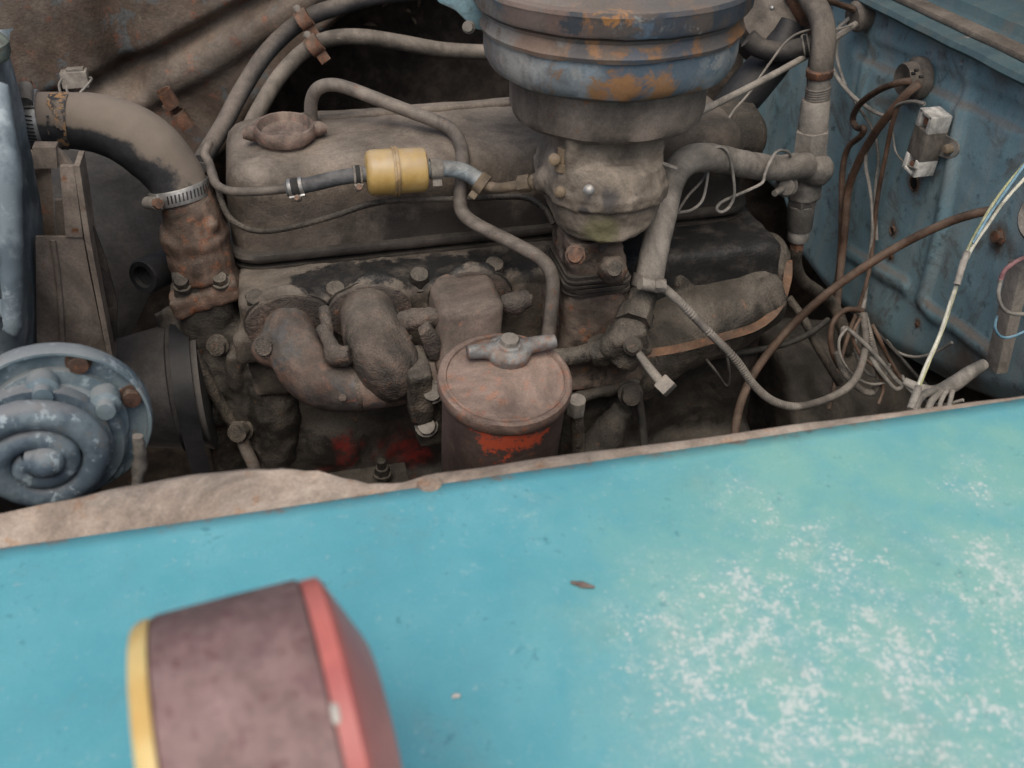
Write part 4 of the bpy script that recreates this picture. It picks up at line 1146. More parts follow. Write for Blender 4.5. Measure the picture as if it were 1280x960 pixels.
acp('body_band', [(RC * 0.85, zc1 + 0.001), (RC * 1.02, zb0 - 0.002), (RB * 0.9, zb0 - 0.001), (RB * 0.955, zb0 + 0.002), (RB * 0.985, zb0 + 0.008), (RB, zb0 + 0.016), (RB, zb1 - 0.002), (RB * 1.0, zb1), (RB * 0.9, zb1 + 0.004)], paint('peel_grey_blue', None, AO, (0.105, 0.155, 0.20), (0.20, 0.235, 0.26), 0.60, 0.3, 0.55, [(620, 85, 0.03, (0.34, 0.335, 0.32)), (660, 100, 0.02, (0.33, 0.34, 0.34)), (700, 88, 0.02, (0.23, 0.29, 0.33)), (735, 95, 0.016, (0.26, 0.33, 0.38)), (790, 98, 0.03, (0.085, 0.12, 0.16)), (840, 95, 0.025, (0.10, 0.14, 0.18)), (745, 118, 0.016, (0.27, 0.145, 0.065)), (775, 118, 0.018, (0.30, 0.155, 0.07)), (720, 96, 0.006, (0.38, 0.17, 0.06)), (820, 116, 0.016, (0.30, 0.16, 0.075)), (860, 108, 0.014, (0.28, 0.16, 0.08)), (715, 118, 0.008, (0.40, 0.22, 0.07)), (905, 60, 0.02, (0.30, 0.30, 0.29)), (630, 60, 0.012, (0.17, 0.13, 0.105))]))
acp('seam_ring', [(RB * 0.9, zr0 - 0.004), (RB * 1.02, zr0 - 0.002), (RB * 1.03, zr0 + 0.001), (RB * 1.015, zr0 + 0.004), (RB * 1.0, zr0 + 0.012), (RB * 1.01, zr1 - 0.002), (RB * 1.02, zr1), (RB * 0.9, zr1 + 0.004)], paint('peel_brown', None, AO, (0.15, 0.105, 0.08), (0.10, 0.095, 0.098), 0.54, 0.35, 0.64, [(745, 62, 0.012, (0.30, 0.16, 0.08)), (700, 55, 0.01, (0.26, 0.15, 0.09)), (840, 60, 0.02, (0.07, 0.085, 0.11)), (790, 68, 0.01, (0.08, 0.10, 0.13)), (650, 50, 0.03, (0.22, 0.15, 0.115))]))
acp('lid', [(RB * 0.9, zl0 - 0.003), (RL * 0.985, zl0 - 0.001), (RL, zl0 + 0.002), (RL, zl1 - 0.003), (RL * 1.008, zl1 - 0.001), (RL * 1.0, zl1 + 0.002), (RL * 0.96, zl1 + 0.003), (RL * 0.9, zl1 + 0.002), (RL * 0.7, zl1 + 0.012), (RL * 0.4, zl1 + 0.020), (0, zl1 + 0.022)], paint('peel_black_blue', None, AO, (0.05, 0.065, 0.085), (0.12, 0.095, 0.085), 0.56, 0.55, 0.62, [(700, 30, 0.03, (0.17, 0.115, 0.10)), (640, 22, 0.03, (0.21, 0.155, 0.135)), (730, 30, 0.008, (0.36, 0.17, 0.06)), (752, 26, 0.007, (0.38, 0.19, 0.07)), (773, 25, 0.008, (0.40, 0.19, 0.07)), (830, 35, 0.03, (0.055, 0.07, 0.095)), (800, 40, 0.012, (0.10, 0.15, 0.21)), (880, 30, 0.03, (0.06, 0.075, 0.10)), (712, 36, 0.014, (0.05, 0.06, 0.075)), (612, 8, 0.01, (0.10, 0.14, 0.17))]))
# light blue mounting tab on the radiator side
bm = NB()
prism(bm, [at(a, b, Y=0.765) for a, b in ((540, -12), (600, -12), (606, 22), (604, 40), (592, 36), (570, 14), (548, 4))], 0.02, 0.003, dirn=Vector((0, 1, 0)))
obj('side_tab', bm, blue_mat('tab_blue', AO, False), ac)
bm = NB(); hexbolt(bm, at(586, 34, Y=0.76), Vector((-0.3, -1, 0.3)), 0.004, 0.005); obj('tab_screw', bm, MAT['galv'], ac)

# ---- intake neck under the carburettor
pn = at(745, 420, Y=0.70)
nk = thing('intake_riser', 'rusty flared intake riser with dark gasket layers under the carburettor', 'manifold', pn)
mn = dirty('riser_iron', (0.12, 0.092, 0.075), (0.19, 0.145, 0.115), 34, rust=0.3, rustc=(0.16, 0.078, 0.045), dust=0.5, bump=0.0012, oil=0.7)
def sq(px, py, Y, hw, hd, n=4):
    p = at(px, py, Y=Y); w_ = S(hw, p)
    r = min(w_, hd) * 0.35
    return rrect(p.x - w_, p.x + w_, p.y - hd + 0.03, p.y + hd + 0.03, r, p.z, 5)
bm = NB(); loft(bm, [sq(748, 345, 0.69, 37, 0.03), sq(748, 330, 0.69, 39, 0.03), sq(747, 318, 0.69, 36, 0.03), sq(747, 304, 0.69, 35, 0.03)])
ball(bm, at(719, 317, Y=0.665), 0.008); ball(bm, at(765, 338, Y=0.66), 0.012)
cast('upper_neck', bm, mn, nk, voxel=0.002, it=2, amp=0.0016, size=0.009)
bm = NB(); loft(bm, [sq(747, 366, 0.69, 41, 0.034), sq(747, 358, 0.69, 43, 0.035), sq(747, 350, 0.69, 40, 0.034), sq(747, 342, 0.69, 40, 0.034)])
for k in range(4): loft(bm, [sq(747, 364 - k * 5, 0.69, 44 - (k % 2) * 2, 0.037), sq(747, 361 - k * 5, 0.69, 44 - (k % 2) * 2, 0.037)])
rough(bm, 0.0015, 0.008)
obj('gaskets', bm, MAT['grime_dark'], nk)
bm = NB(); loft(bm, [sq(745, 470, 0.70, 60, 0.05), sq(745, 425, 0.70, 52, 0.045), sq(746, 395, 0.695, 44, 0.04), sq(747, 375, 0.69, 42, 0.035), sq(747, 364, 0.69, 41, 0.034)])
box(bm, at(700, 400, Y=0.72), (0.03, 0.03, 0.07), bev=0.008)
cast('lower_neck', bm, mn, nk, voxel=0.0026, it=3, amp=0.0016, size=0.014)
for px, py in ((719, 319), (768, 336)):
    bm = NB(); p = at(px, py, Y=0.655); hexbolt(bm, p, tocam(p), 0.0065, 0.006); obj('nut', bm, MAT['rusty' if px == 719 else 'grime'], nk)

# ---- exhaust manifold, front runners
em = thing('exhaust_manifold', 'dusty cast iron exhaust manifold with curved runners in front of the cylinder head', 'manifold', at(500, 490, Y=0.69))
def run(bm, seq, seg=24):
    P = [pr_(*q) for q in seq]; tube(bm, [p for p, r in P], [r for p, r in P], seg=seg, per=6)
mm = MAT['manifold']
bm = NB()
run(bm, [(360, 400, 0.75, 30), (362, 418, 0.725, 33), (372, 445, 0.70, 35), (398, 474, 0.685, 36), (440, 484, 0.68, 31), (490, 478, 0.68, 30), (545, 470, 0.68, 29)])
ball(bm, at(337, 436, Y=0.712), 0.015)
cast('front_runner', bm, dirty('runner_rust_blue', (0.10, 0.085, 0.08), (0.18, 0.115, 0.09), 24, rust=0.2, rustc=(0.17, 0.075, 0.055), dust=0.5, chips=((0.085, 0.09, 0.105), 0.55), bump=0.0009), em, voxel=0.0026, it=3, amp=0.0008, size=0.012)
bm = NB()
run(bm, [(458, 383, 0.75, 32), (462, 400, 0.715, 36), (472, 430, 0.69, 41), (487, 458, 0.675, 41), (505, 480, 0.672, 33)])
cast('second_runner', bm, mm, em, voxel=0.0026, it=3, amp=0.0008, size=0.012)
bm = NB()
P = [at(588, 365, Y=0.75), at(586, 378, Y=0.70), at(582, 430, Y=0.69), at(580, 470, Y=0.68)]
loft(bm, [rrect(p.x - w_, p.x + w_, p.y - d_, p.y + 0.04, 0.012, p.z, 5) for p, w_, d_ in ((P[3], 0.026, 0.018), (P[2], 0.0285, 0.02), (P[1], 0.0275, 0.018), (at(585, 366, Y=0.705), 0.021, 0.012))])
cast('centre_runner', bm, dirty('runner_pinkish', (0.14, 0.11, 0.094), (0.175, 0.132, 0.112), 28, rust=0.15, rustc=(0.19, 0.095, 0.07), dust=0.35, bump=0.0008), em, voxel=0.0026, it=3, amp=0.0006, size=0.012)
# port flanges with gasket edges, casting seams
for px, py in ((362, 402), (462, 388), (588, 372)):
    p = at(px, py, Y=0.738)
    bm = NB()
    pts_ = []
    for k in range(24):
        a_ = 2 * math.pi * k / 24
        pts_.append(p + Vector((math.cos(a_) * (0.036 if abs(math.cos(a_)) > 0.7 else 0.031), 0, math.sin(a_) * 0.027)))
    prism(bm, pts_, 0.006, 0.0008, dirn=Vector((0, -1, 0))); rough(bm, 0.0005, 0.008)
    obj('port_flange', bm, MAT['manifold'], em)
    bm = NB(); prism(bm, [q + (q - p) * 0.05 for q in pts_], 0.0015, dirn=Vector((0, 1, 0))); obj('gasket', bm, MAT['grime_dark'], em)
for c_, d_, r_ in ((at(447, 484, Y=0.68), Vector((1, 0, 0.05)), 31.5), (at(478, 440, Y=0.685), Vector((0.35, -0.4, -0.8)), 41.8)):
    bm = NB(); rr_ = S(r_, c_); lathe(bm, [(rr_ * 0.9, -0.002), (rr_ * 1.0, -0.0016), (rr_ * 1.025, 0), (rr_ * 1.0, 0.0016), (rr_ * 0.9, 0.002)], c_, d_, 40); rough(bm, 0.0006, 0.007)
    obj('casting_seam', bm, MAT['manifold'], em)
bm = NB(); p = at(428, 497, Y=0.655); lathe(bm, [(0.003, -0.002), (0.003, 0.001), (0, 0.002)], p, tocam(p), 12); obj('casting_pip', bm, MAT['manifold'], em)
for seq, lab in (([(402, 408, 0.70, 9), (412, 428, 0.685, 9), (420, 445, 0.675, 15), (438, 444, 0.672, 13)], 'clamp_bridge'), ([(500, 402, 0.70, 13), (522, 399, 0.695, 15), (548, 396, 0.695, 12)], 'clamp_bridge'), ([(628, 380, 0.70, 11), (645, 379, 0.695, 15), (660, 372, 0.70, 12)], 'clamp_bridge'), ([(405, 385, 0.72, 8), (410, 420, 0.695, 8)], 'stud')):
    bm = NB(); run(bm, seq, 14)
    cast(lab, bm, MAT['manifold'], em, voxel=0.0018, it=2, amp=0.001, size=0.006)
bm = NB(); p = at(332, 434, Y=0.70); hexbolt(bm, p, Vector((-0.3, -1, 0.5)), 0.0075, 0.005); obj('flange_bolt', bm, mm, em)
# heat riser flange and bolts behind the oil filter
bm = NB()
box(bm, at(527, 495, Y=0.675), (0.024, 0.05, 0.075), rot=Matrix.Rotation(R(-8), 3, 'Y'), bev=0.006)
box(bm, at(522, 480, Y=0.668), (0.02, 0.05, 0.05), bev=0.005)
tube(bm, [at(536, 530, Y=0.675), at(535, 510, Y=0.67)], 0.012, seg=14)
cast('collector_flange', bm, MAT['grime'], em, voxel=0.0022, it=2, amp=0.001, size=0.01)
for px, py in ((540, 490), (533, 532)):
    bm = NB(); p = at(px, py, Y=0.65); hexbolt(bm, p, tocam(p), 0.008, 0.008); obj('flange_bolt', bm, MAT['galv'], em)
bm = NB(); prism(bm, [at(a, b, Y=0.672) for a, b in ((524, 420), (538, 410), (552, 428), (550, 452), (536, 452))], 0.014, 0.003, dirn=Vector((0, 1, 0)))
obj('lift_lug', bm, MAT['manifold'], em)
# rear log of the manifold
bm = NB()
P = [at(775, 470, Y=0.72), at(830, 425, Y=0.725), at(900, 395, Y=0.74), at(955, 365, Y=0.76)]
tube(bm, P, [0.034, 0.036, 0.037, 0.032], seg=24)
tube(bm, [at(940, 372, Y=0.75), at(905, 340, Y=0.78), at(860, 322, Y=0.80)], [0.034, 0.028, 0.024], seg=20)
lathe(bm, [(0, -0.03), (0.026, -0.03), (0.03, 0.0), (0.022, 0.012), (0, 0.014)], at(952, 318, Y=0.80), Vector((0, -0.4, 1)), 24)
tube(bm, [at(940, 345, Y=0.78), at(960, 320, Y=0.80)], [0.03, 0.026], seg=18)
tube(bm, [at(835, 350, Y=0.75), at(865, 345, Y=0.76)], 0.014, seg=16)
o = cast('rear_manifold', bm, MAT['grime'], None, at(830, 440, Y=0.72), voxel=0.003, it=4, amp=0.0012, size=0.016)
tag(o, 'dusty rear manifold log lying between the carburettor and the firewall', 'manifold')
pts = [(985, 325, 0.775), (984, 350, 0.755), (972, 385, 0.725), (945, 408, 0.705), (900, 422, 0.69), (850, 435, 0.68), (800, 443, 0.675)]
path, _ = catmull(PL(pts), 6)
bm = NB(); rr = []
for i, p in enumerate(path):
    d = (path[min(i + 1, len(path) - 1)] - path[max(0, i - 1)]).normalized()
    n_ = d.cross(tocam(p)).normalized(); q = tocam(p)
    h = S(5.2, p)
    rr.append([p + n_ * h, p + n_ * h + q * 0.002, p - n_ * h + q * 0.002, p - n_ * h])
loft(bm, rr)
o = obj('heat_strap', bm, dirty('orange_rust_strap', (0.17, 0.085, 0.045), (0.12, 0.068, 0.043), 40, rust=0.3, dust=0.3, bump=0.0005), loc=path[0])
tag(o, 'orange rusty flat strap curving under the rear manifold', 'strap')

# ---- oil filter canister
pof = at(632, 472, Y=0.585); ro = S(85, pof)
nof = Vector((0.03, -0.17, 1)).normalized()
of = thing('oil_filter', 'rusty oil filter canister with red paint traces and a wing handle lid', 'oil filter', pof - nof * 0.17)
bm = NB(); lathe(bm, [(ro * 0.80, -0.17), (ro * 0.90, -0.16), (ro * 0.925, -0.02), (ro * 0.94, -0.012), (ro * 0.9, -0.008)], pof, nof, 72); rough(bm, 0.0005, 0.03)
t = dirty('can_brown_red', (0.115, 0.08, 0.07), (0.15, 0.105, 0.09), 30, rust=0.2, rustc=(0.14, 0.065, 0.045), dust=0.3, bump=0.0007, ret=True)
OO = pof - nof * 0.17
w = t.math('MULTIPLY', t.math('SUBTRACT', t.noise(75, 8, 0.78), 0.5), 0.06)
m = None
for a, b, r in ((600, 548, 0.010), (616, 562, 0.015), (612, 582, 0.015), (636, 560, 0.014), (656, 560, 0.013), (676, 552, 0.011), (640, 578, 0.008), (590, 540, 0.006)):
    q = t.near(at(a, b, Y=0.54) - OO, r * 0.55, r * 0.85, w); m = q if m is None else t.math('MAXIMUM', m, q)
c = t.mix(m, t.c, t.mix(t.n2, (0.52, 0.075, 0.035), (0.62, 0.12, 0.055)))
t.put(t.b.inputs['Base Color'], c)
obj('can', bm, t.m, of)
bm = NB(); lathe(bm, [(ro * 0.88, -0.010), (ro * 0.97, -0.0105), (ro * 1.0, -0.008), (ro * 1.0, -0.003), (ro * 0.985, 0.0), (ro * 0.95, 0.0012), (ro * 0.90, 0.0002), (ro * 0.86, -0.0006), (ro * 0.5, 0.002), (ro * 0.25, 0.003), (0, 0.003)], pof, nof, 80); rough(bm, 0.0006, 0.03)
lid = obj('lid', bm, dirty('lid_pink_rust', (0.185, 0.128, 0.105), (0.235, 0.168, 0.14), 34, rust=0.34, rustc=(0.19, 0.088, 0.055), dust=0.42, dustc=(0.26, 0.21, 0.18), bump=0.0008), of)
bm = NB(); lathe(bm, [(ro * 0.86, -0.001), (ro * 0.88, 0.0015), (ro * 0.905, 0.001), (ro * 0.91, -0.001)], pof, nof, 80); obj('pressed_ring', bm, lid.data.materials[0], lid)
hc = at(636, 440, Y=0.605); hc = pof + (hc - pof) - nof * ((hc - pof).dot(nof)) + nof * 0.006
hd = (at(690, 430, Y=0.60) - at(590, 448, Y=0.60)); hd = (hd - nof * hd.dot(nof)).normalized()
sdv = nof.cross(hd)
bm = NB()
lathe(bm, [(0.0, -0.004), (0.0165, -0.004), (0.017, 0.002), (0.0145, 0.005), (0.010, 0.006), (0.009, 0.009), (0, 0.0095)], hc, nof, 30)
tube(bm, [hc - hd * 0.032 + nof * 0.004, hc - hd * 0.018 + nof * 0.003, hc], [0.0052, 0.006, 0.008], seg=14)
tube(bm, [hc, hc + hd * 0.018 + nof * 0.004, hc + hd * 0.036 + nof * 0.005], [0.008, 0.0062, 0.0056], seg=14)
wh = cast('wing_handle', bm, dirty('handle_worn_blue', (0.22, 0.235, 0.24), (0.16, 0.125, 0.11), 70, rust=0.35, rustc=(0.17, 0.09, 0.06), dust=0.4, rgh=0.45, metal=0.2, bump=0.0003), of, voxel=0.0011, it=3, amp=0.0003, size=0.006)
bm = NB(); hexbolt(bm, hc + nof * 0.008, nof, 0.0075, 0.005, washer=False); obj('centre_nut', bm, MAT['galv'], wh)
# fittings beside the canister
ofp = thing('oil_pipe_fitting', 'dusty pipe elbow with a lever rod between the oil filter and the rear manifold', 'pipe fitting', at(785, 450, Y=0.66))
bm = NB()
run(bm, [(806, 362, 0.69, 17), (798, 385, 0.68, 19), (792, 402, 0.675, 21), (785, 418, 0.67, 24), (782, 440, 0.665, 22), (775, 452, 0.665, 22)], 20)
run(bm, [(778, 425, 0.665, 20), (758, 436, 0.668, 18), (748, 438, 0.67, 13), (715, 446, 0.675, 12), (690, 447, 0.68, 12)], 18)
box(bm, at(786, 425, Y=0.667), (0.03, 0.03, 0.028), rot=Matrix.Rotation(R(-20), 3, 'Y'), bev=0.004)
cast('elbow', bm, MAT['grime'], ofp, voxel=0.002, it=2, amp=0.0007, size=0.008)
for px, py, r in ((793, 400, 23), (756, 437, 20)):
    bm = NB(); p = at(px, py, Y=0.67); hexbolt(bm, p, (at(800, 375, Y=0.685) - p) if px == 793 else (at(720, 446, Y=0.675) - p), S(r, p), 0.012, washer=False, dome=False); obj('union_nut', bm, MAT['grime'], ofp)
bm = NB(); tube(bm, PL([(793, 434, 0.648), (810, 458, 0.63), (826, 478, 0.615)]), [S(5, pof), S(6.5, pof), S(7, pof)], seg=12); rod = obj('lever_rod', bm, MAT['galv'], ofp)
bm = NB(); a_, b_ = at(826, 476, Y=0.616), at(838, 488, Y=0.607); dd = (b_ - a_).normalized(); q1 = dd.cross(tocam(a_)).normalized()
box(bm, (a_ + b_) / 2, (0.013, 0.013, (b_ - a_).length), rot=rotm(q1, dd.cross(q1), dd), bev=0.001); obj('square_end', bm, MAT['galv'], rod)
bm = NB(); lathe(bm, [(0, -0.004), (0.008, -0.004), (0.008, 0.006), (0.005, 0.009), (0, 0.009)], at(791, 433, Y=0.65), tocam(at(791, 433, Y=0.65)), 16); obj('rod_seat', bm, MAT['grime'], ofp)
# lower bits behind the canister
lo = thing('oil_pump_mount', 'dark side casting with a ledge and fittings low beside the oil filter', 'engine part', at(750, 560, Y=0.70))
bm = NB()
prism(bm, [at(a, b, Y=0.70) for a, b in ((700, 500), (800, 472), (804, 486), (775, 520), (760, 600), (700, 600))], 0.05, 0.004, dirn=Vector((0, 1, 0)))
tube(bm, PL([(690, 505, 0.68), (750, 490, 0.68), (800, 477, 0.68)]), 0.006, seg=12)
tube(bm, PL([(780, 510, 0.67), (760, 545, 0.67), (735, 580, 0.67)]), [0.010, 0.018, 0.02], seg=16)
cast('ledge_casting', bm, MAT['grime_low'], lo, voxel=0.0028, it=3, amp=0.0014, size=0.014)
bm = NB(); run(bm, [(720, 505, 0.63, 8), (722, 540, 0.63, 9), (724, 590, 0.63, 9)], 14); obj('drain_pipe', bm, MAT['grime'], lo)
bm = NB(); p = at(720, 512, Y=0.628); hexbolt(bm, p, Vector((0, -0.2, 1)), 0.008, 0.012, washer=False); obj('pipe_nut', bm, MAT['galv'], lo)
bm = NB(); run(bm, [(795, 490, 0.66, 7), (802, 520, 0.655, 5), (806, 570, 0.65, 5)], 10); obj('drop_wire', bm, MAT['wire_black'], lo)
bm = NB(); hexbolt(bm, at(788, 492, Y=0.66), Vector((-0.2, -1, 0.3)), 0.009, 0.01); obj('port_bolt', bm, MAT['grime_dark'], lo)

# ================================================================== PLUMBING BY THE FIREWALL
pts = [(1008, 207, 0.83), (975, 210, 0.81), (940, 207, 0.79), (905, 200, 0.77), (872, 197, 0.75), (850, 208, 0.738), (837, 232, 0.725), (827, 275, 0.71), (817, 320, 0.70), (809, 356, 0.692)]
bm = NB(); P = [pr_(x, y, Y, r) for (x, y, Y), r in zip(pts, (16, 16, 16.5, 17, 18, 18, 17.5, 17.5, 18, 18))]
tube(bm, [p for p, r in P], [r for p, r in P], seg=26, per=8); rough(bm, 0.0008, 0.02)
o = obj('breather_hose', bm, MAT['hose_grey'], loc=P[-1][0]); tag(o, 'thick grey dusty hose bending down from the pipe tee to the engine', 'hose')
c = at(810, 352, Y=0.692)
e = thing('hose_clamp', 'dusty clamp with a screw at the lower end of the thick grey hose', 'clamp', c)
axh = P[-1][0] - P[-2][0]
bm = NB(); lathe(bm, [(S(18, c), -0.005), (S(20, c), -0.005), (S(20, c), 0.005), (S(18, c), 0.005)], c, axh, 30); obj('band', bm, MAT['hose_grey'], e)
bm = NB(); tube(bm, PL([(800, 354, 0.672), (822, 358, 0.672)]), 0.0055, seg=12); obj('screw', bm, MAT['hose_grey'], e)
bm = NB(); p = at(823, 357, Y=0.67); hexbolt(bm, p, RGT, 0.006, 0.006, washer=False); obj('screw_head', bm, MAT['galv'], e)

# pipe column: stacked fittings, tee, nut
TB = at(1000, 300, Y=0.85)
col = thing('pipe_tee_column', 'upright stack of galvanised pipe fittings with a tee beside the firewall', 'pipe fitting', TB)
def seg_(bm, a, b, ra, rb=None, n=28, hexa=False):
    (x0, y0, Ya), (x1, y1, Yb) = a, b
    p, q = at(x0, y0, Y=Ya), at(x1, y1, Y=Yb); d = q - p; L = d.length
    r0, r1 = S(ra, p), S(rb or ra, q)
    lathe(bm, [(0, 0), (r0 * 0.94, 0), (r0, 0.001), (r1, L - 0.001), (r1 * 0.94, L), (0, L)], p, d, 6 if hexa else n)
CY_ = 0.845
bm = NB(); seg_(bm, (1025, 92, CY_), (1021, 128, CY_), 13.5, 14.5)
for k in range(7): seg_(bm, (1023 - k * 0.3, 108 + k * 3, CY_), (1023 - k * 0.3, 109.5 + k * 3, CY_), 15.5)
obj('threaded_nipple', bm, MAT['galv'], col)
bm = NB(); seg_(bm, (1020, 124, CY_), (1016, 163, CY_), 17.5, 18.5); obj('upper_sleeve', bm, MAT['galv'], col)
bm = NB(); seg_(bm, (1016, 161, CY_), (1013, 192, CY_), 22, 22, hexa=True); rough(bm, 0.0004, 0.01); obj('hex_coupling', bm, MAT['galv'], col)
bm = NB(); seg_(bm, (1013, 190, CY_), (1006, 234, CY_), 19, 19)
seg_(bm, (1012, 210, CY_), (990, 209, 0.835), 17, 18)
seg_(bm, (1006, 226, CY_), (1005, 246, CY_), 22, 21)
ball(bm, at(1020, 212, Y=CY_ - 0.01), 0.017)
cast('tee', bm, MAT['galv'], col, voxel=0.0019, it=2, amp=0.0007, size=0.008)
bm = NB(); seg_(bm, (1004, 244, CY_), (1002, 256, CY_), 20, 18, hexa=True); obj('collar', bm, MAT['galv'], col)
bm = NB(); seg_(bm, (1002, 254, CY_), (999, 286, CY_), 17, 15.5); obj('lower_sleeve', bm, MAT['galv'], col)
bm = NB(); seg_(bm, (999, 284, CY_), (997, 300, CY_), 14, 13); obj('hose_end', bm, MAT['wire_grey'], col)
bm = NB(); seg_(bm, (997, 300, CY_), (996, 312, CY_), 10, 9, hexa=True); obj('end_nut', bm, MAT['rustdull'], col)
wg = at(983, 232, Y=0.815)
bm = NB(); hexbolt(bm, wg, Vector((-0.5, -1, 0.3)), 0.009, 0.01); tube(bm, [wg, at(968, 242, Y=0.80)], [0.005, 0.003], seg=10); obj('drain_cock', bm, MAT['galv'], col)
o = pipe('riser_hose', 'upper dusty heater hose rising from the pipe fittings at the top edge', 'hose', PL([(1025, 98, 0.845), (1028, 70, 0.85), (1030, 45, 0.86), (1026, 22, 0.88), (1015, 0, 0.90), (1000, -22, 0.92)]), S(15, at(1025, 60, Y=0.85)), MAT['hose_dusty'], seg=22)
bm = NB(); seg_(bm, (1024, 96, CY_), (1025, 86, CY_), 16.5, 17); o2 = obj('rust_band', bm, MAT['rusty'], o)
pipe('outlet_line', 'dark bent pipe dropping from the fittings along the firewall', 'pipe', PL([(996, 308, 0.845), (994, 330, 0.85), (1002, 350, 0.86), (1022, 365, 0.87), (1040, 380, 0.88), (1052, 405, 0.87), (1060, 440, 0.86)]), S(8.5, TB), MAT['grime'], seg=14)
pipe('red_rust_pipe', 'narrow rusty pipe standing behind the upper fittings', 'pipe', PL([(1012, 125, 0.90), (1013, 90, 0.90), (1016, 55, 0.905), (1008, 20, 0.92)]), S(4, TB), MAT['rusty'], seg=10)

# black duct and round canister behind the air cleaner
pipe('black_duct', 'black rubber duct slanting down behind the air cleaner', 'hose', PL([(988, 30, 0.93), (968, 72, 0.92), (940, 105, 0.91), (912, 140, 0.90), (896, 168, 0.89), (888, 200, 0.88), (884, 240, 0.88)]), [S(r, Vector((0.45, 0.9, 1.1))) for r in (20, 24, 26, 25, 22, 19, 18)], MAT['rubber_black'], seg=26)
pcn2 = at(965, 20, Y=0.94)
can = thing('dome_canister', 'small dusty domed canister with a dark rubber boot behind the air cleaner', 'canister', pcn2)
axc = (tocam(pcn2) + Vector((0.0, 0, 0.35))).normalized()
bm = NB(); lathe(bm, [(0, -0.05), (S(38, pcn2), -0.05), (S(38, pcn2), -0.002), (S(35, pcn2), 0.004), (S(20, pcn2), 0.010), (0, 0.012)], pcn2, axc, 40); rough(bm, 0.0006, 0.02); obj('dome', bm, MAT['hose_dusty'], can)
bm = NB(); lathe(bm, [(S(44, pcn2), -0.055), (S(47, pcn2), -0.05), (S(46, pcn2), -0.016), (S(38, pcn2), -0.012)], pcn2, axc, 40); obj('boot', bm, MAT['rubber_black'], can)
bm = NB(); ball(bm, at(965, 10, Y=0.915), 0.0025); obj('pin', bm, MAT['bright'], can)
pipe('boot_hose', 'dark hose elbow with a grooved band below the small domed canister', 'hose', PL([(935, 48, 0.90), (950, 60, 0.895), (975, 65, 0.89), (1000, 60, 0.885), (1020, 55, 0.88)]), S(12, pcn2), MAT['rubber'], seg=18)
c = at(1007, 58, Y=0.884)
worm_clamp('slotted band on the dark hose elbow near the top edge', c, at(1020, 55, Y=0.88) - at(1000, 60, Y=0.885), S(12.5, c), S(8, c), Vector((0, 1, 0.5)), slots=True, mat='galv', sr=0.002)
pipe('orange_hose_band', 'rust orange metal elbow beside the small domed canister', 'pipe fitting', PL([(990, -10, 0.93), (1000, 10, 0.925), (1010, 28, 0.92)]), S(11, pcn2), MAT['rusty'], seg=16)

# ================================================================== FIREWALL FITTINGS
def fw(px, py, off=0.0): return at(px, py, X=FW - off)
# grommet
pg = fw(1147, 98, 0.004)
gr = thing('wiring_grommet', 'round dusty rubber grommet with brown wires on the blue firewall', 'grommet', pg)
r = S(25, pg) * 1.0
bm = NB(); lathe(bm, [(r * 1.05, -0.004), (r * 1.05, 0.003), (r * 0.98, 0.005), (r * 0.85, 0.006), (r * 0.82, 0.015), (r * 0.75, 0.018), (r * 0.3, 0.017), (0, 0.016)], pg, Vector((-1, 0, 0)), 40); rough(bm, 0.0005, 0.008)
obj('rubber_disc', bm, MAT['hose_dusty'], gr)
for px, py in ((1140, 92), (1136, 101), (1150, 96), (1144, 88)):
    bm = NB(); p = fw(px, py, 0.021); lathe(bm, [(0.0, -0.003), (0.0016, -0.003), (0.0016, 0.0005), (0, 0.0005)], p, Vector((-1, 0, 0)), 10); obj('wire_hole', bm, MAT['slot'], gr)
pg2 = at(1073, 20, X=FW - 0.012)
gr2 = thing('cable_grommet', 'dusty cable grommet at the top edge where cables pass the firewall', 'grommet', pg2)
bm = NB(); r = S(19, pg2); lathe(bm, [(r, -0.012), (r, 0.004), (r * 0.8, 0.008), (0, 0.009)], pg2, Vector((-1, -0.1, -0.1)), 30); obj('rubber_disc', bm, MAT['hose_dusty'], gr2)

# ballast resistor: white ceramic with a taupe band and mounting ear
pb0 = fw(1158, 177, 0.018)
top_, bot_ = fw(1171, 140, 0.016), fw(1147, 214, 0.016)
ua = (top_ - bot_).normalized(); nx_ = Vector((-1, 0, 0)); nx_ = (nx_ - ua * nx_.dot(ua)).normalized(); sa = ua.cross(nx_)
Lr = (top_ - bot_).length
bal = thing('ballast_resistor', 'white ceramic ballast resistor with a taupe band screwed to the firewall', 'resistor', pb0)
rm_ = rotm(sa, nx_, ua)
cc = (top_ + bot_) / 2
W_, D_ = 0.024, 0.022
for s in (-1, 1):
    bm = NB()
    # end block with a recess: two cheeks, floor and outer wall
    ce = cc + ua * s * Lr * 0.365
    hh = Lr * 0.27
    box(bm, ce - nx_ * D_ * 0.18, (W_, D_ * 0.64, hh), rot=rm_, bev=0.0012)
    for q in (-1, 1): box(bm, ce + sa * q * W_ * 0.38 + nx_ * D_ * 0.28, (W_ * 0.24, D_ * 0.5, hh), rot=rm_, bev=0.001)
    box(bm, ce + ua * s * hh * 0.40 + nx_ * D_ * 0.28, (W_ * 0.9, D_ * 0.5, hh * 0.2), rot=rm_, bev=0.001)
    en = obj('ceramic_end', bm, MAT['ceramic'], bal)
    bm = NB(); hexbolt(bm, ce + nx_ * D_ * 0.16, nx_, 0.0042, 0.006, washer=False); obj('terminal', bm, MAT['rustdull'], en)
bm = NB(); box(bm, cc, (W_ * 1.04, D_ * 1.02, Lr * 0.47), rot=rm_, bev=0.0012); obj('band', bm, MAT['ceramic_band'], bal)
bm = NB()
pe = fw(1187, 186, 0.006)
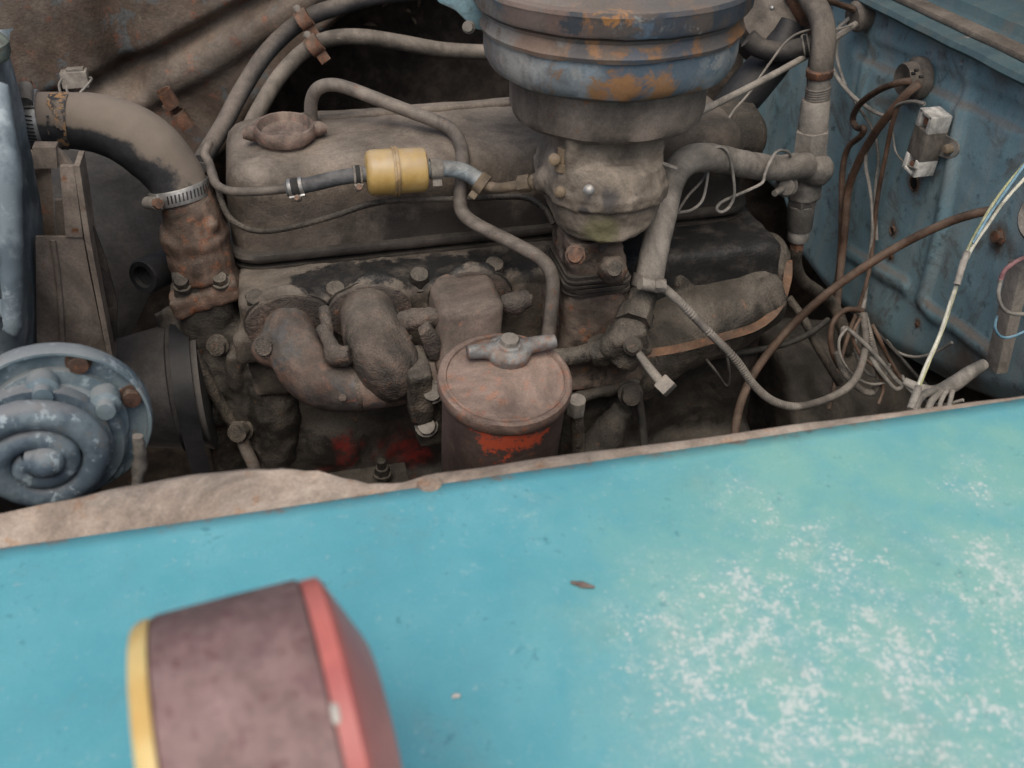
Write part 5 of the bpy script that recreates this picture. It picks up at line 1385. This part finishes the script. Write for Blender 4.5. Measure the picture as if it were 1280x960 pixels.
prism(bm, [cc - nx_ * 0.010 + ua * 0.012, cc - nx_ * 0.010 - ua * 0.012] + [pe - nx_ * 0.001 + (ua * math.cos(R(a)) + (pe - cc).normalized() * math.sin(R(a))) * 0.0105 for a in (180, 150, 120, 90, 60, 30, 0)], 0.0018, 0.0004, dirn=nx_)
ear = obj('mounting_ear', bm, MAT['galv'], bal)
bm = NB(); lathe(bm, [(0.005, -0.003), (0.005, 0.003), (0.003, 0.005), (0, 0.0052)], pe + nx_ * 0.001, nx_, 16); obj('screw', bm, MAT['brass'], ear)

# wires ------------------------------------------------------------
def wire(name, label, seq, dia, mat, seg=9, cat='wire', depth='X', **k):
    P = [at(q[0], q[1], X=FW - q[2]) if depth == 'X' else at(q[0], q[1], Y=q[2]) for q in seq]
    return pipe(name, label, cat, P, S(dia / 2, P[len(P) // 2]), MAT[mat], seg=seg, **k)
wire('brown_wire', 'brown wire looping left out of the round grommet to a taped joint', [(1140, 101, 0.02), (1125, 103, 0.028), (1100, 112, 0.03), (1075, 130, 0.028), (1066, 148, 0.022), (1072, 160, 0.02), (1080, 160, 0.022), (1076, 170, 0.022), (1060, 185, 0.02), (1053, 215, 0.018), (1052, 270, 0.018), (1050, 320, 0.02), (1044, 372, 0.03)], 8, 'wire_brown')
wire('brown_wire', 'thicker brown wire hanging straight down from the round grommet', [(1150, 104, 0.02), (1135, 116, 0.028), (1112, 142, 0.03), (1090, 172, 0.026), (1072, 205, 0.022), (1060, 240, 0.02), (1056, 290, 0.02), (1050, 340, 0.024), (1046, 385, 0.035)], 10, 'wire_brown')
wire('brown_wire', 'slim brown wire swinging behind the ballast resistor side of the grommet wires', [(1142, 104, 0.022), (1124, 130, 0.03), (1114, 160, 0.026), (1107, 195, 0.022), (1098, 240, 0.018), (1092, 290, 0.016), (1088, 330, 0.02), (1078, 372, 0.03), (1060, 420, 0.05), (1046, 470, 0.07), (1036, 512, 0.09)], 5.5, 'wire_brown')
wire('grey_wire', 'grey wire from the top of the ballast resistor curving down the firewall', [(1156, 130, 0.03), (1140, 127, 0.034), (1120, 133, 0.032), (1100, 152, 0.028), (1086, 180, 0.024), (1082, 205, 0.02), (1088, 240, 0.018), (1091, 280, 0.018), (1086, 330, 0.02), (1080, 385, 0.03)], 4.5, 'wire_grey')
wire('grey_wire', 'paired grey wire dropping from the top cable grommet to the brown wires', [(1062, 22, 0.02), (1046, 38, 0.03), (1038, 58, 0.03), (1038, 78, 0.026), (1050, 102, 0.022), (1068, 122, 0.018), (1090, 138, 0.016), (1108, 146, 0.016)], 5, 'wire_grey')
wire('grey_wire', 'thin grey wire hanging from the top cable grommet past the taped joint', [(1066, 28, 0.018), (1050, 45, 0.024), (1046, 70, 0.02), (1056, 105, 0.014), (1072, 132, 0.012), (1092, 165, 0.012), (1098, 200, 0.012), (1094, 240, 0.012), (1096, 300, 0.012)], 4, 'wire_grey')
wire('grey_wire', 'hair thin wire from the lower end of the ballast resistor', [(1146, 212, 0.03), (1132, 205, 0.024), (1120, 190, 0.02), (1116, 168, 0.02), (1112, 150, 0.022)], 2.6, 'wire_grey')
wire('brown_cable', 'long brown cable arching from the solenoid down to the engine side', [(1246, 262, 0.05), (1215, 268, 0.06), (1180, 280, 0.07), (1130, 304, 0.09), (1080, 334, 0.12), (1030, 370, 0.15), (985, 412, 0.18), (950, 455, 0.22), (930, 492, 0.25), (920, 530, 0.27), (917, 570, 0.28)], 10.5, 'wire_brown', seg=12, cat='cable')
wire('speedometer_cable', 'ribbed grey metal cable sagging from the thick hose clamp to the wire bundle', [(828, 358, 0.672), (850, 378, 0.67), (885, 414, 0.665), (920, 450, 0.66), (943, 482, 0.655), (968, 502, 0.655), (1000, 508, 0.66), (1040, 496, 0.68), (1066, 478, 0.70), (1078, 452, 0.72), (1082, 420, 0.74), (1078, 392, 0.76)], 9, 'galv', seg=12, cat='cable', depth='Y', ridges=26, ridge_h=0.0006)
wire('ribbed_conduit', 'ribbed grey conduit loop hanging below the firewall wires', [(1080, 392, 0.765), (1086, 415, 0.75), (1094, 445, 0.74), (1099, 472, 0.73), (1092, 490, 0.725), (1076, 486, 0.725), (1056, 466, 0.73), (1046, 440, 0.74)], 8, 'galv', seg=12, cat='cable', depth='Y', ridges=22, ridge_h=0.0006)
wire('brown_cable', 'brown looped cable curling round the ribbed conduit', [(1078, 388, 0.77), (1058, 387, 0.765), (1043, 400, 0.76), (1038, 420, 0.755), (1042, 445, 0.75), (1056, 468, 0.745), (1068, 480, 0.74)], 7, 'wire_brown', seg=10, cat='cable', depth='Y')
wire('grey_wire', 'pale grey wire looped low beside the ribbed conduit', [(1052, 418, 0.735), (1056, 410, 0.735), (1075, 424, 0.73), (1098, 448, 0.725), (1118, 472, 0.72), (1127, 482, 0.717), (1118, 485, 0.717), (1100, 464, 0.72), (1088, 445, 0.73)], 5.5, 'wire_grey', depth='Y')
wire('grey_wire', 'short grey wire rising behind the pale loop', [(1090, 405, 0.76), (1100, 425, 0.75), (1112, 450, 0.745), (1128, 474, 0.74), (1150, 484, 0.73)], 5, 'wire_brown', depth='Y')
wire('dark_cable', 'dark cable crossing low behind the ribbed metal cable', [(830, 450, 0.72), (880, 447, 0.735), (930, 440, 0.75), (975, 432, 0.77), (1010, 418, 0.79), (1035, 400, 0.81)], 8, 'wire_black', seg=10, cat='cable', depth='Y')
wire('dark_pipe', 'dark pipe slanting down under the wire bundle', [(985, 372, 0.84), (1005, 400, 0.82), (1020, 430, 0.80), (1035, 455, 0.79), (1050, 480, 0.78)], 11, 'grime', seg=12, cat='pipe', depth='Y')
wire('thin_wire', 'thin looped wire hanging below the rear manifold', [(880, 446, 0.70), (893, 462, 0.69), (908, 482, 0.685), (912, 470, 0.685), (908, 440, 0.69), (905, 425, 0.70)], 3.5, 'wire_black', depth='Y')
wire('grey_wire', 'grey wire sagging in a wide loop under the firewall corner', [(1082, 372, 0.78), (1072, 410, 0.765), (1070, 440, 0.755), (1084, 466, 0.745), (1104, 470, 0.74), (1112, 455, 0.74)], 4.5, 'wire_grey', depth='Y')
wire('grey_wire', 'thin grey wire hooking back over the ribbed conduit', [(1060, 408, 0.73), (1049, 425, 0.728), (1052, 448, 0.726), (1068, 470, 0.724), (1088, 480, 0.722), (1108, 478, 0.72)], 3.6, 'wire_grey', depth='Y')
wire('black_wire', 'black wire trailing behind the looped cables to the harness', [(1064, 384, 0.80), (1090, 410, 0.79), (1120, 440, 0.77), (1142, 466, 0.74), (1160, 484, 0.68)], 4.5, 'wire_black', depth='Y')
wire('brown_wire', 'short brown wire twisted beside the wide grey loop', [(1076, 396, 0.74), (1066, 420, 0.735), (1076, 444, 0.73), (1094, 460, 0.725), (1104, 484, 0.72), (1098, 505, 0.71)], 4.2, 'wire_brown', depth='Y')
wire('grey_wire', 'long thin wire along the lower rolled edge of the firewall', [(1108, 425, 0.80), (1122, 440, 0.785), (1145, 446, 0.77), (1170, 440, 0.75), (1190, 428, 0.73)], 3.6, 'wire_grey', depth='Y')
wire('pale_wire', 'pale wire dropping steeply in front of the harness', [(1128, 470, 0.66), (1134, 484, 0.64), (1150, 498, 0.62), (1176, 506, 0.60), (1204, 500, 0.585)], 4.2, 'wire_grey', depth='Y')
# harness with splayed ends at the fender
har = thing('wiring_harness', 'grey taped wiring harness splaying out at the fender edge below the firewall', 'wiring', at(1180, 485, Y=0.60))
bm = NB(); run(bm, [(1130, 476, 0.62, 5), (1150, 486, 0.61, 7), (1170, 490, 0.605, 9), (1192, 480, 0.60, 10), (1212, 466, 0.60, 9), (1230, 455, 0.605, 7)], 14); obj('taped_trunk', bm, MAT['wire_grey'], har)
for sq_ in ([(1168, 488), (1152, 496), (1142, 515)], [(1175, 490), (1164, 502), (1158, 520)], [(1184, 487), (1176, 502), (1172, 520)], [(1160, 490), (1146, 500), (1148, 520)], [(1192, 484), (1188, 500), (1184, 518)]):
    bm = NB(); tube(bm, [at(a, b, Y=0.598 - 0.01 * i) for i, (a, b) in enumerate(sq_)], S(random.choice((3, 4, 4.5)), at(1170, 490, Y=0.6)), seg=10); obj('branch_wire', bm, MAT['wire_grey'], har)
# white / yellow pair near the fender
wire('yellow_green_wire', 'pale yellow green wire running from the photo edge down to the fender', [(1300, 185, 0.62), (1275, 212, 0.61), (1245, 250, 0.60), (1220, 292, 0.59), (1208, 318, 0.58), (1195, 360, 0.565), (1178, 412, 0.55), (1160, 455, 0.53), (1145, 495, 0.51), (1138, 525, 0.50), (1132, 570, 0.48), (1130, 640, 0.46)], 4.6, 'wire_yellow', depth='Y')
wire('white_wire', 'white wire twisted beside the pale yellow green wire', [(1300, 205, 0.615), (1282, 222, 0.607), (1255, 252, 0.598), (1232, 285, 0.587), (1212, 316, 0.577), (1192, 366, 0.563), (1174, 420, 0.545), (1156, 460, 0.527), (1142, 500, 0.507), (1136, 540, 0.49), (1134, 620, 0.465)], 4.6, 'wire_white', depth='Y')
wire('blue_wire', 'blue wire stub twisted into the pale wires', [(1288, 196, 0.612), (1262, 232, 0.6), (1236, 270, 0.588), (1216, 304, 0.578)], 3.6, 'wire_blue', depth='Y')
wire('tape_sleeve', 'grey tape wrapped where the pale wires join', [(1209, 314, 0.575), (1203, 332, 0.57), (1196, 356, 0.562)], 8.5, 'wire_grey', cat='tape', depth='Y')
wire('tape_sleeve', 'grey tape wrapped low on the pale wires above the fender', [(1148, 484, 0.515), (1143, 498, 0.507), (1138, 512, 0.50)], 10, 'wire_grey', cat='tape', depth='Y')
wire('pink_wire', 'dull pink wire loop at the tan bracket by the photo edge', [(1292, 318, 0.60), (1272, 326, 0.60), (1256, 338, 0.60), (1250, 352, 0.60)], 6, 'wire_pink', depth='Y')
wire('white_wire', 'grey white wire loop below the dull pink wire', [(1251, 350, 0.598), (1248, 368, 0.596), (1253, 384, 0.594), (1266, 392, 0.592), (1292, 392, 0.59)], 5, 'wire_grey', depth='Y')
wire('blue_wire', 'thin blue wire loop under the grey white loop', [(1246, 395, 0.596), (1244, 410, 0.594), (1252, 421, 0.592), (1268, 420, 0.59), (1292, 408, 0.588)], 3.6, 'wire_blue', depth='Y')
# cables from the top grommet
wire('accelerator_rod', 'straight grey rod slanting from the top grommet to the air cleaner', [(1069, 30, 0.93), (1030, 57, 0.90), (980, 86, 0.86), (935, 110, 0.82), (885, 135, 0.79), (840, 158, 0.765)], 9, 'hose_grey', seg=12, cat='rod', depth='Y')
wire('thin_wire', 'thin black wire from the top grommet across the dark hose elbow', [(1066, 31, 0.92), (1040, 38, 0.90), (1010, 38, 0.88), (985, 50, 0.87), (960, 82, 0.86), (935, 118, 0.85), (916, 140, 0.84), (903, 165, 0.82), (890, 200, 0.79), (878, 225, 0.765), (860, 245, 0.745), (845, 268, 0.735)], 3.2, 'hose_grey', depth='Y')
wire('loose_wire', 'loose pale wire with a curl hanging in front of the dark gap', [(880, 215, 0.755), (885, 190, 0.755), (903, 184, 0.755), (913, 200, 0.755), (918, 240, 0.755), (912, 258, 0.755), (902, 265, 0.755), (896, 261, 0.755), (903, 252, 0.757), (930, 240, 0.765), (952, 229, 0.772), (956, 218, 0.774), (962, 203, 0.776), (972, 189, 0.785), (985, 190, 0.80), (990, 200, 0.82)], 4, 'wire_grey', depth='Y')
wire('loose_wire', 'second loose wire looping beside the thick grey hose', [(886, 200, 0.76), (884, 225, 0.76), (878, 250, 0.757), (865, 262, 0.75), (848, 266, 0.74)], 3.6, 'wire_grey', depth='Y')
wire('brown_wire', 'brown cable entering the top grommet from the upper edge', [(1068, 12, 0.02), (1045, 4, 0.05), (1015, -6, 0.09), (990, -18, 0.1)], 8, 'wire_brown')

# ================================================================== FAR SIDE HOSES AND CLIPS
mhose = dirty('far_hose_rubber', (0.045, 0.046, 0.05), (0.07, 0.068, 0.068), 26, dust=0.7, dustc=(0.19, 0.16, 0.135), dlo=0.0, bump=0.0003)
def hose_(name, label, seq, dia, mat):
    P = PL(seq); return pipe(name, label, 'hose', P, S(dia / 2, P[2]), mat, seg=20)
hose_('heater_hose', 'dusty black heater hose curving up along the far inner fender', [(250, 205, 0.98), (262, 185, 1.02), (280, 155, 1.06), (303, 112, 1.10), (335, 64, 1.13), (378, 26, 1.14), (430, 6, 1.14), (490, -8, 1.14), (600, -14, 1.13), (760, -4, 1.12), (900, 10, 1.10), (1010, 40, 1.07)], 22, mhose)
hose_('heater_hose', 'brown dusty heater hose running level behind the air cleaner', [(306, 172, 1.02), (325, 135, 1.05), (350, 95, 1.08), (380, 64, 1.10), (410, 49, 1.10), (450, 46, 1.10), (500, 53, 1.10), (560, 63, 1.10), (640, 66, 1.10), (740, 66, 1.09), (840, 60, 1.08), (920, 45, 1.07), (1000, 50, 1.04)], 20, MAT['hose_dusty'])
for seq, lab in ([(380, 24, 1.13)], 'metal clip holding the black heater hose to the inner fender'), ([(393, 56, 1.095)], 'bent metal clip gripping the brown heater hose'):
    x, y, Y = seq[0]; p = at(x, y, Y=Y)
    e = thing('hose_clip', lab, 'clip', p)
    d = (at(x + 14, y - 9, Y=Y) - at(x - 14, y + 10, Y=Y)).normalized() if 'black' in lab else (at(x + 14, y - 7, Y=Y) - at(x - 12, y + 12, Y=Y)).normalized()
    bm = NB(); lathe(bm, [(S(11.2, p), -0.007), (S(12.4, p), -0.007), (S(12.4, p), 0.007), (S(11.2, p), 0.007)], p, d, 26); obj('band', bm, MAT['rustdull'], e)
    bm = NB(); q = p + d.cross(tocam(p)) * S(14, p); box(bm, q, (0.012, 0.003, 0.018), rot=rotm(d, tocam(p), d.cross(tocam(p))), bev=0.0006); obj('tongue', bm, MAT['rustdull'], e)
    bm = NB(); q = p - d.cross(tocam(p)) * S(14, p); hexbolt(bm, q, tocam(p), 0.0035, 0.004); obj('screw', bm, MAT['galv'], e)
# small connector and rusty clip on the inner fender
pcx = at(94, 98, Y=1.165)
cn = thing('wire_connector', 'small tan connector block with thin wires on the far inner fender', 'connector', pcx)
bm = NB(); box(bm, pcx, (0.028, 0.016, 0.018), bev=0.002); obj('block', bm, MAT['hose_grey'], cn)
bm = NB(); box(bm, pcx + Vector((0.002, 0, 0.010)), (0.018, 0.010, 0.003), bev=0.0008); obj('tab', bm, MAT['galv'], cn)
for sq_ in ([(78, 98), (74, 106), (76, 118)], [(84, 106), (84, 114), (90, 122)], [(112, 96), (114, 100), (102, 114), (95, 122)]):
    bm = NB(); tube(bm, [at(a, b, Y=1.158) for a, b in sq_], 0.0014, seg=8); obj('lead', bm, MAT['wire_grey'], cn)
prc = at(217, 138, Y=1.15)
rc_ = thing('rusty_clip', 'bright rusty empty spring clip on the far inner fender', 'clip', prc)
for a, b, w_, h_ in ((208, 124, 0.020, 0.018), (226, 150, 0.020, 0.016)):
    bm = NB(); p = at(a, b, Y=1.15)
    arc_strip(bm, p, (at(a + 8, b + 12, Y=1.15) - at(a, b, Y=1.15)), 0.009, w_, 0.0018, R(-40), R(200)); arc_strip(bm, p + (at(a + 8, b + 12, Y=1.15) - p).normalized() * w_ * 0.5, tocam(p), 0.004, 0.012, 0.0015, 0, R(200))
    obj('spring_half', bm, MAT['rusty'], rc_)
bm = NB(); box(bm, at(217, 137, Y=1.16), (0.014, 0.004, 0.022), rot=Matrix.Rotation(R(-35), 3, 'Y'), bev=0.001); obj('back_plate', bm, MAT['rusty'], rc_)
# twigs and straw caught on the liner
for k, (a, b, dx, dy) in enumerate(((478, 8, 10, -6), (455, 30, 16, 2), (505, 12, 8, 3), (515, 22, 5, 8), (523, 8, 1, -9))):
    p, q = at(a, b, Y=1.31), at(a + dx, b + dy, Y=1.305)
    bm = NB(); tube(bm, [p, lerp(p, q, 0.5) + Vector((0, -0.004, 0.002)), q], [0.0012, 0.0022, 0.0008], seg=6)
    o = obj('straw', bm, dirty('straw_%d' % k, (0.2, 0.16, 0.12), (0.26, 0.21, 0.16), 60, dust=0.2), loc=p)
    tag(o, ['short bent straw highest on the mud caked liner', 'longest pale straw lying on the mud caked liner', 'middle straw on the mud caked liner', 'lower slanted straw on the mud caked liner', 'upright thin straw on the mud caked liner'][k], 'straw', 'bits of straw on the wheel liner')

# ================================================================== HORN
ph = at(72, 533, Y=0.52)
nh = Vector((0.14, -1, -0.02)).normalized()
hu, hv, _ = basis(nh)
if hu.dot(RGT) < 0: hu, hv = -hu, -hv
if hv.z < 0: hv = -hv
horn = thing('horn', 'blue grey snail horn with spiral trumpet and rusty bolts beside the radiator', 'horn', ph)
RH = S(112, ph)
def hornmat(name, a, b, chip):
    t = NT(name)
    n1 = t.noise(28, 6, 0.7); n2 = t.noise(95, 7, 0.72)
    c = t.mix(t.ramp(n1, 0.4, 0.6), a, b)
    c = t.mix(t.ramp(n2, chip, chip + 0.06), c, (0.31, 0.38, 0.42))
    c = t.mix(t.ramp(t.noise(40, 5, 0.7), 0.58, 0.7, 0, 0.6), c, (0.2, 0.16, 0.13))
    nzz = t.sep(t.geo.outputs['Normal'])[2]
    c = t.mix(t.ramp(nzz, 0.45, 0.95, 0.0, 0.55), c, (0.25, 0.245, 0.24))
    t.put(t.b.inputs['Base Color'], c); t.b.inputs['Roughness'].default_value = 0.55
    t.bump(n2, 0.0008, 0.6)
    return t.m
mh1 = hornmat('horn_blue_grey', (0.12, 0.17, 0.20), (0.20, 0.255, 0.28), 0.56)
mh2 = hornmat('horn_dark_scuffed', (0.075, 0.105, 0.135), (0.16, 0.21, 0.24), 0.555)
def Lh(u, v, w): return ph + hu * u + hv * v + nh * w
bm = NB(); lathe(bm, [(0, -0.04), (RH * 0.55, -0.04), (RH * 0.9, -0.016), (RH * 1.0, -0.009), (RH * 1.0, 0.0), (RH * 0.985, 0.002), (RH * 0.955, 0.002), (RH * 0.945, -0.003), (RH * 0.75, -0.004), (RH * 0.74, 0.001), (0, 0.002)], ph, nh, 80); rough(bm, 0.0005, 0.02); obj('drum', bm, mh1, horn)
for k, a in enumerate((62, 12, 158, 205, 250, 300)):
    bm = NB(); p = Lh(RH * 0.845 * math.cos(R(a)), RH * 0.845 * math.sin(R(a)), -0.004)
    if a in (62, 12, 158): hexbolt(bm, p, nh, 0.0062, 0.006); obj('bolt', bm, MAT['rusty'], horn)
    else:
        lathe(bm, [(0.0075, 0), (0.0075, 0.006), (0.005, 0.009), (0, 0.0095)], p, nh, 18); rough(bm, 0.0006, 0.005); obj('boss', bm, mh1, horn)
# raised second plate, offset down
c2 = Lh(-0.006, -0.010, 0)
bm = NB(); lathe(bm, [(RH * 0.80, -0.002), (RH * 0.80, 0.005), (RH * 0.76, 0.008), (0, 0.009)], c2, nh, 72); obj('cover_plate', bm, mh1, horn)
for a in (82, 35, 130):
    bm = NB(); p = c2 + (hu * math.cos(R(a)) + hv * math.sin(R(a))) * RH * 0.82 + nh * 0.004
    lathe(bm, [(0.009, -0.004), (0.009, 0.006), (0.006, 0.008), (0.0055, 0.013), (0, 0.0135)], p, nh, 18); rough(bm, 0.0006, 0.005); obj('cover_lug', bm, mh1, horn)
bm = NB()
cs = Lh(-0.010, -0.002, 0.026)
sp, sr_ = [], []
for k in range(70):
    f = k / 69
    a = R(215 - 800 * f)
    rad_ = RH * lerp(0.80, 0.14, f ** 0.8)
    sp.append(cs + hu * math.cos(a) * rad_ + hv * math.sin(a) * rad_ * 0.93 + nh * lerp(0.0, 0.004, f)); sr_.append(lerp(0.0092, 0.0056, f))
tube(bm, sp, sr_, seg=18, per=2); 
tube(bm, [sp[-1], cs + hu * 0.004 + hv * 0.004 + nh * 0.006], [0.0085, 0.010], seg=16)
ball(bm, cs + hu * 0.004 + hv * 0.004 + nh * 0.008, 0.010)
lathe(bm, [(0, -0.020), (RH * 0.74, -0.020), (RH * 0.74, -0.011), (0, -0.010)], cs, nh, 48)
rough(bm, 0.0006, 0.008)
obj('spiral_trumpet', bm, mh2, horn)
bm = NB(); prism(bm, [Lh(-0.012, 0.02, -0.036), Lh(0.012, 0.02, -0.036), Vector((-0.26, 0.70, 0.90)), Vector((-0.29, 0.70, 0.90))], 0.003, dirn=Vector((0, 0.2, 1))); obj('mounting_strap', bm, MAT['rustdull'], horn)
bm = NB(); run(bm, [(172, 545, 0.51, 7), (175, 565, 0.51, 8), (174, 590, 0.51, 9), (170, 605, 0.51, 6)], 12); rough(bm, 0.001, 0.006); obj('wire_terminal', bm, MAT['galv'], horn)

# ================================================================== MARKER LAMP ON THE FENDER
dl = ray(327, 968).normalized(); pl_ = CAM + dl * 0.318
lz = fender_z(pl_.x, pl_.y)
yaw = R(7)
la = Vector((math.cos(yaw), math.sin(yaw), 0))
lamp = thing('marker_lamp', 'brown double faced marker lamp with amber and red lenses standing on the fender', 'lamp', Vector((pl_.x, pl_.y, lz)))
RL_, WL = 0.052, 0.0425
t = dirty('lamp_brown_paint', (0.20, 0.12, 0.115), (0.26, 0.17, 0.165), 30, dust=0.3, dustc=(0.26, 0.2, 0.19), rgh=0.5, bump=0.0004, ret=True)
c = t.mix(t.ramp(t.noise(75, 5, 0.7), 0.50, 0.66, 0, 0.75), t.c, (0.16, 0.085, 0.09))
c = t.mix(t.ramp(t.noise(190, 4, 0.6), 0.58, 0.68, 0, 0.7), c, (0.12, 0.05, 0.055))
c = t.mix(t.ramp(t.noise(150, 4, 0.6), 0.70, 0.76), c, (0.34, 0.17, 0.12))
t.put(t.b.inputs['Base Color'], c)
bm = NB(); lathe(bm, [(0, -WL / 2), (RL_ * 0.97, -WL / 2), (RL_ * 0.995, -WL / 2 + 0.001), (RL_, 0), (RL_ * 1.0, WL / 2 - 0.001), (RL_ * 0.98, WL / 2), (0, WL / 2)], pl_, la, 96)
obj('housing', bm, t.m, lamp)
def lens(name, s, colr, colr2, prof, lab):
    t = NT(name + '_plastic')
    c = t.mix(t.ramp(t.noise(40, 4), 0.4, 0.65), colr, colr2)
    t.put(t.b.inputs['Base Color'], c); t.b.inputs['Roughness'].default_value = 0.32
    t.b.inputs['Subsurface Weight'].default_value = 0.2; t.b.inputs['Subsurface Radius'].default_value = (0.01, 0.004, 0.003); t.b.inputs['Subsurface Scale'].default_value = 0.5
    bm = NB(); lathe(bm, prof, pl_ + la * s * WL / 2, la * s, 96)
    o = obj(name, bm, t.m, lamp); o['label'] = lab; return o
lens('amber_lens', -1, (0.68, 0.52, 0.22), (0.60, 0.40, 0.14), [(0, 0.0002), (RL_ * 0.985, 0.0002), (RL_ * 0.985, 0.003), (RL_ * 0.96, 0.0052), (RL_ * 0.8, 0.0065), (RL_ * 0.4, 0.008), (0, 0.0085)], 'amber lens facing the front')
lens('red_lens', 1, (0.55, 0.17, 0.145), (0.44, 0.13, 0.12), [(0, 0.0002), (RL_ * 0.985, 0.0002), (RL_ * 0.985, 0.0052), (RL_ * 0.965, 0.0062), (RL_ * 0.93, 0.0072), (RL_ * 0.60, 0.0150), (RL_ * 0.56, 0.0158), (0, 0.0162)], 'red domed lens facing the cab')
bz = (9, None)
for k in range(360):
    d_ = Matrix.Rotation(R(k), 3, la) @ UPV.cross(la).cross(la).normalized()
    q_ = pl_ + la * (WL / 2 + 0.0005) + d_ * RL_ * 0.99
    if d_.dot(tocam(q_)) < 0: continue
    w_ = q_ - CAM; py_ = 480 - FPX * w_.dot(UPV) / w_.dot(FWD)
    if abs(py_ - 893) < bz[0] or bz[1] is None: bz = (abs(py_ - 893), q_, d_)
p = bz[1]
bm = NB(); ball(bm, p, (0.0013, 0.0026, 0.0005), rot=rotm(la, bz[2].cross(la), bz[2]), sub=2); rough(bm, 0.0005, 0.003)
obj('paint_chip', bm, MAT['ceramic'], lamp)
bm = NB(); lathe(bm, [(0.026, 0.0), (0.026, 0.004), (0.016, 0.009), (0.012, 0.02), (0.012, pl_.z - lz - RL_ + 0.004), (0, pl_.z - lz - RL_ + 0.004)], Vector((pl_.x, pl_.y, lz)), UPZ, 30)
obj('stalk', bm, MAT['rustdull'], lamp)

# small litter on the fender
p = at(727, 752, Z=1.09); p.z = fender_z(p.x, p.y) + 0.0012
bm = NB(); tube(bm, [p + Vector((-0.005, 0.003, 0)), p, p + Vector((0.005, -0.003, 0.0004))], [0.0006, 0.0017, 0.0005], seg=8)
o = obj('leaf_fragment', bm, dirty('leaf_brown', (0.2, 0.14, 0.12), (0.27, 0.2, 0.17), 120, dust=0.1), loc=p); tag(o, 'tiny dry brown leaf fragment lying on the turquoise fender', 'leaf')
p = at(571, 885, Z=1.09); p.z = fender_z(p.x, p.y) + 0.0008
bm = NB(); ball(bm, p, (0.0022, 0.0013, 0.0007), sub=2); rough(bm, 0.0006, 0.001)
o = obj('paint_flake', bm, MAT['ceramic'], loc=p); tag(o, 'single white paint flake on the fender beside the marker lamp', 'paint flake')
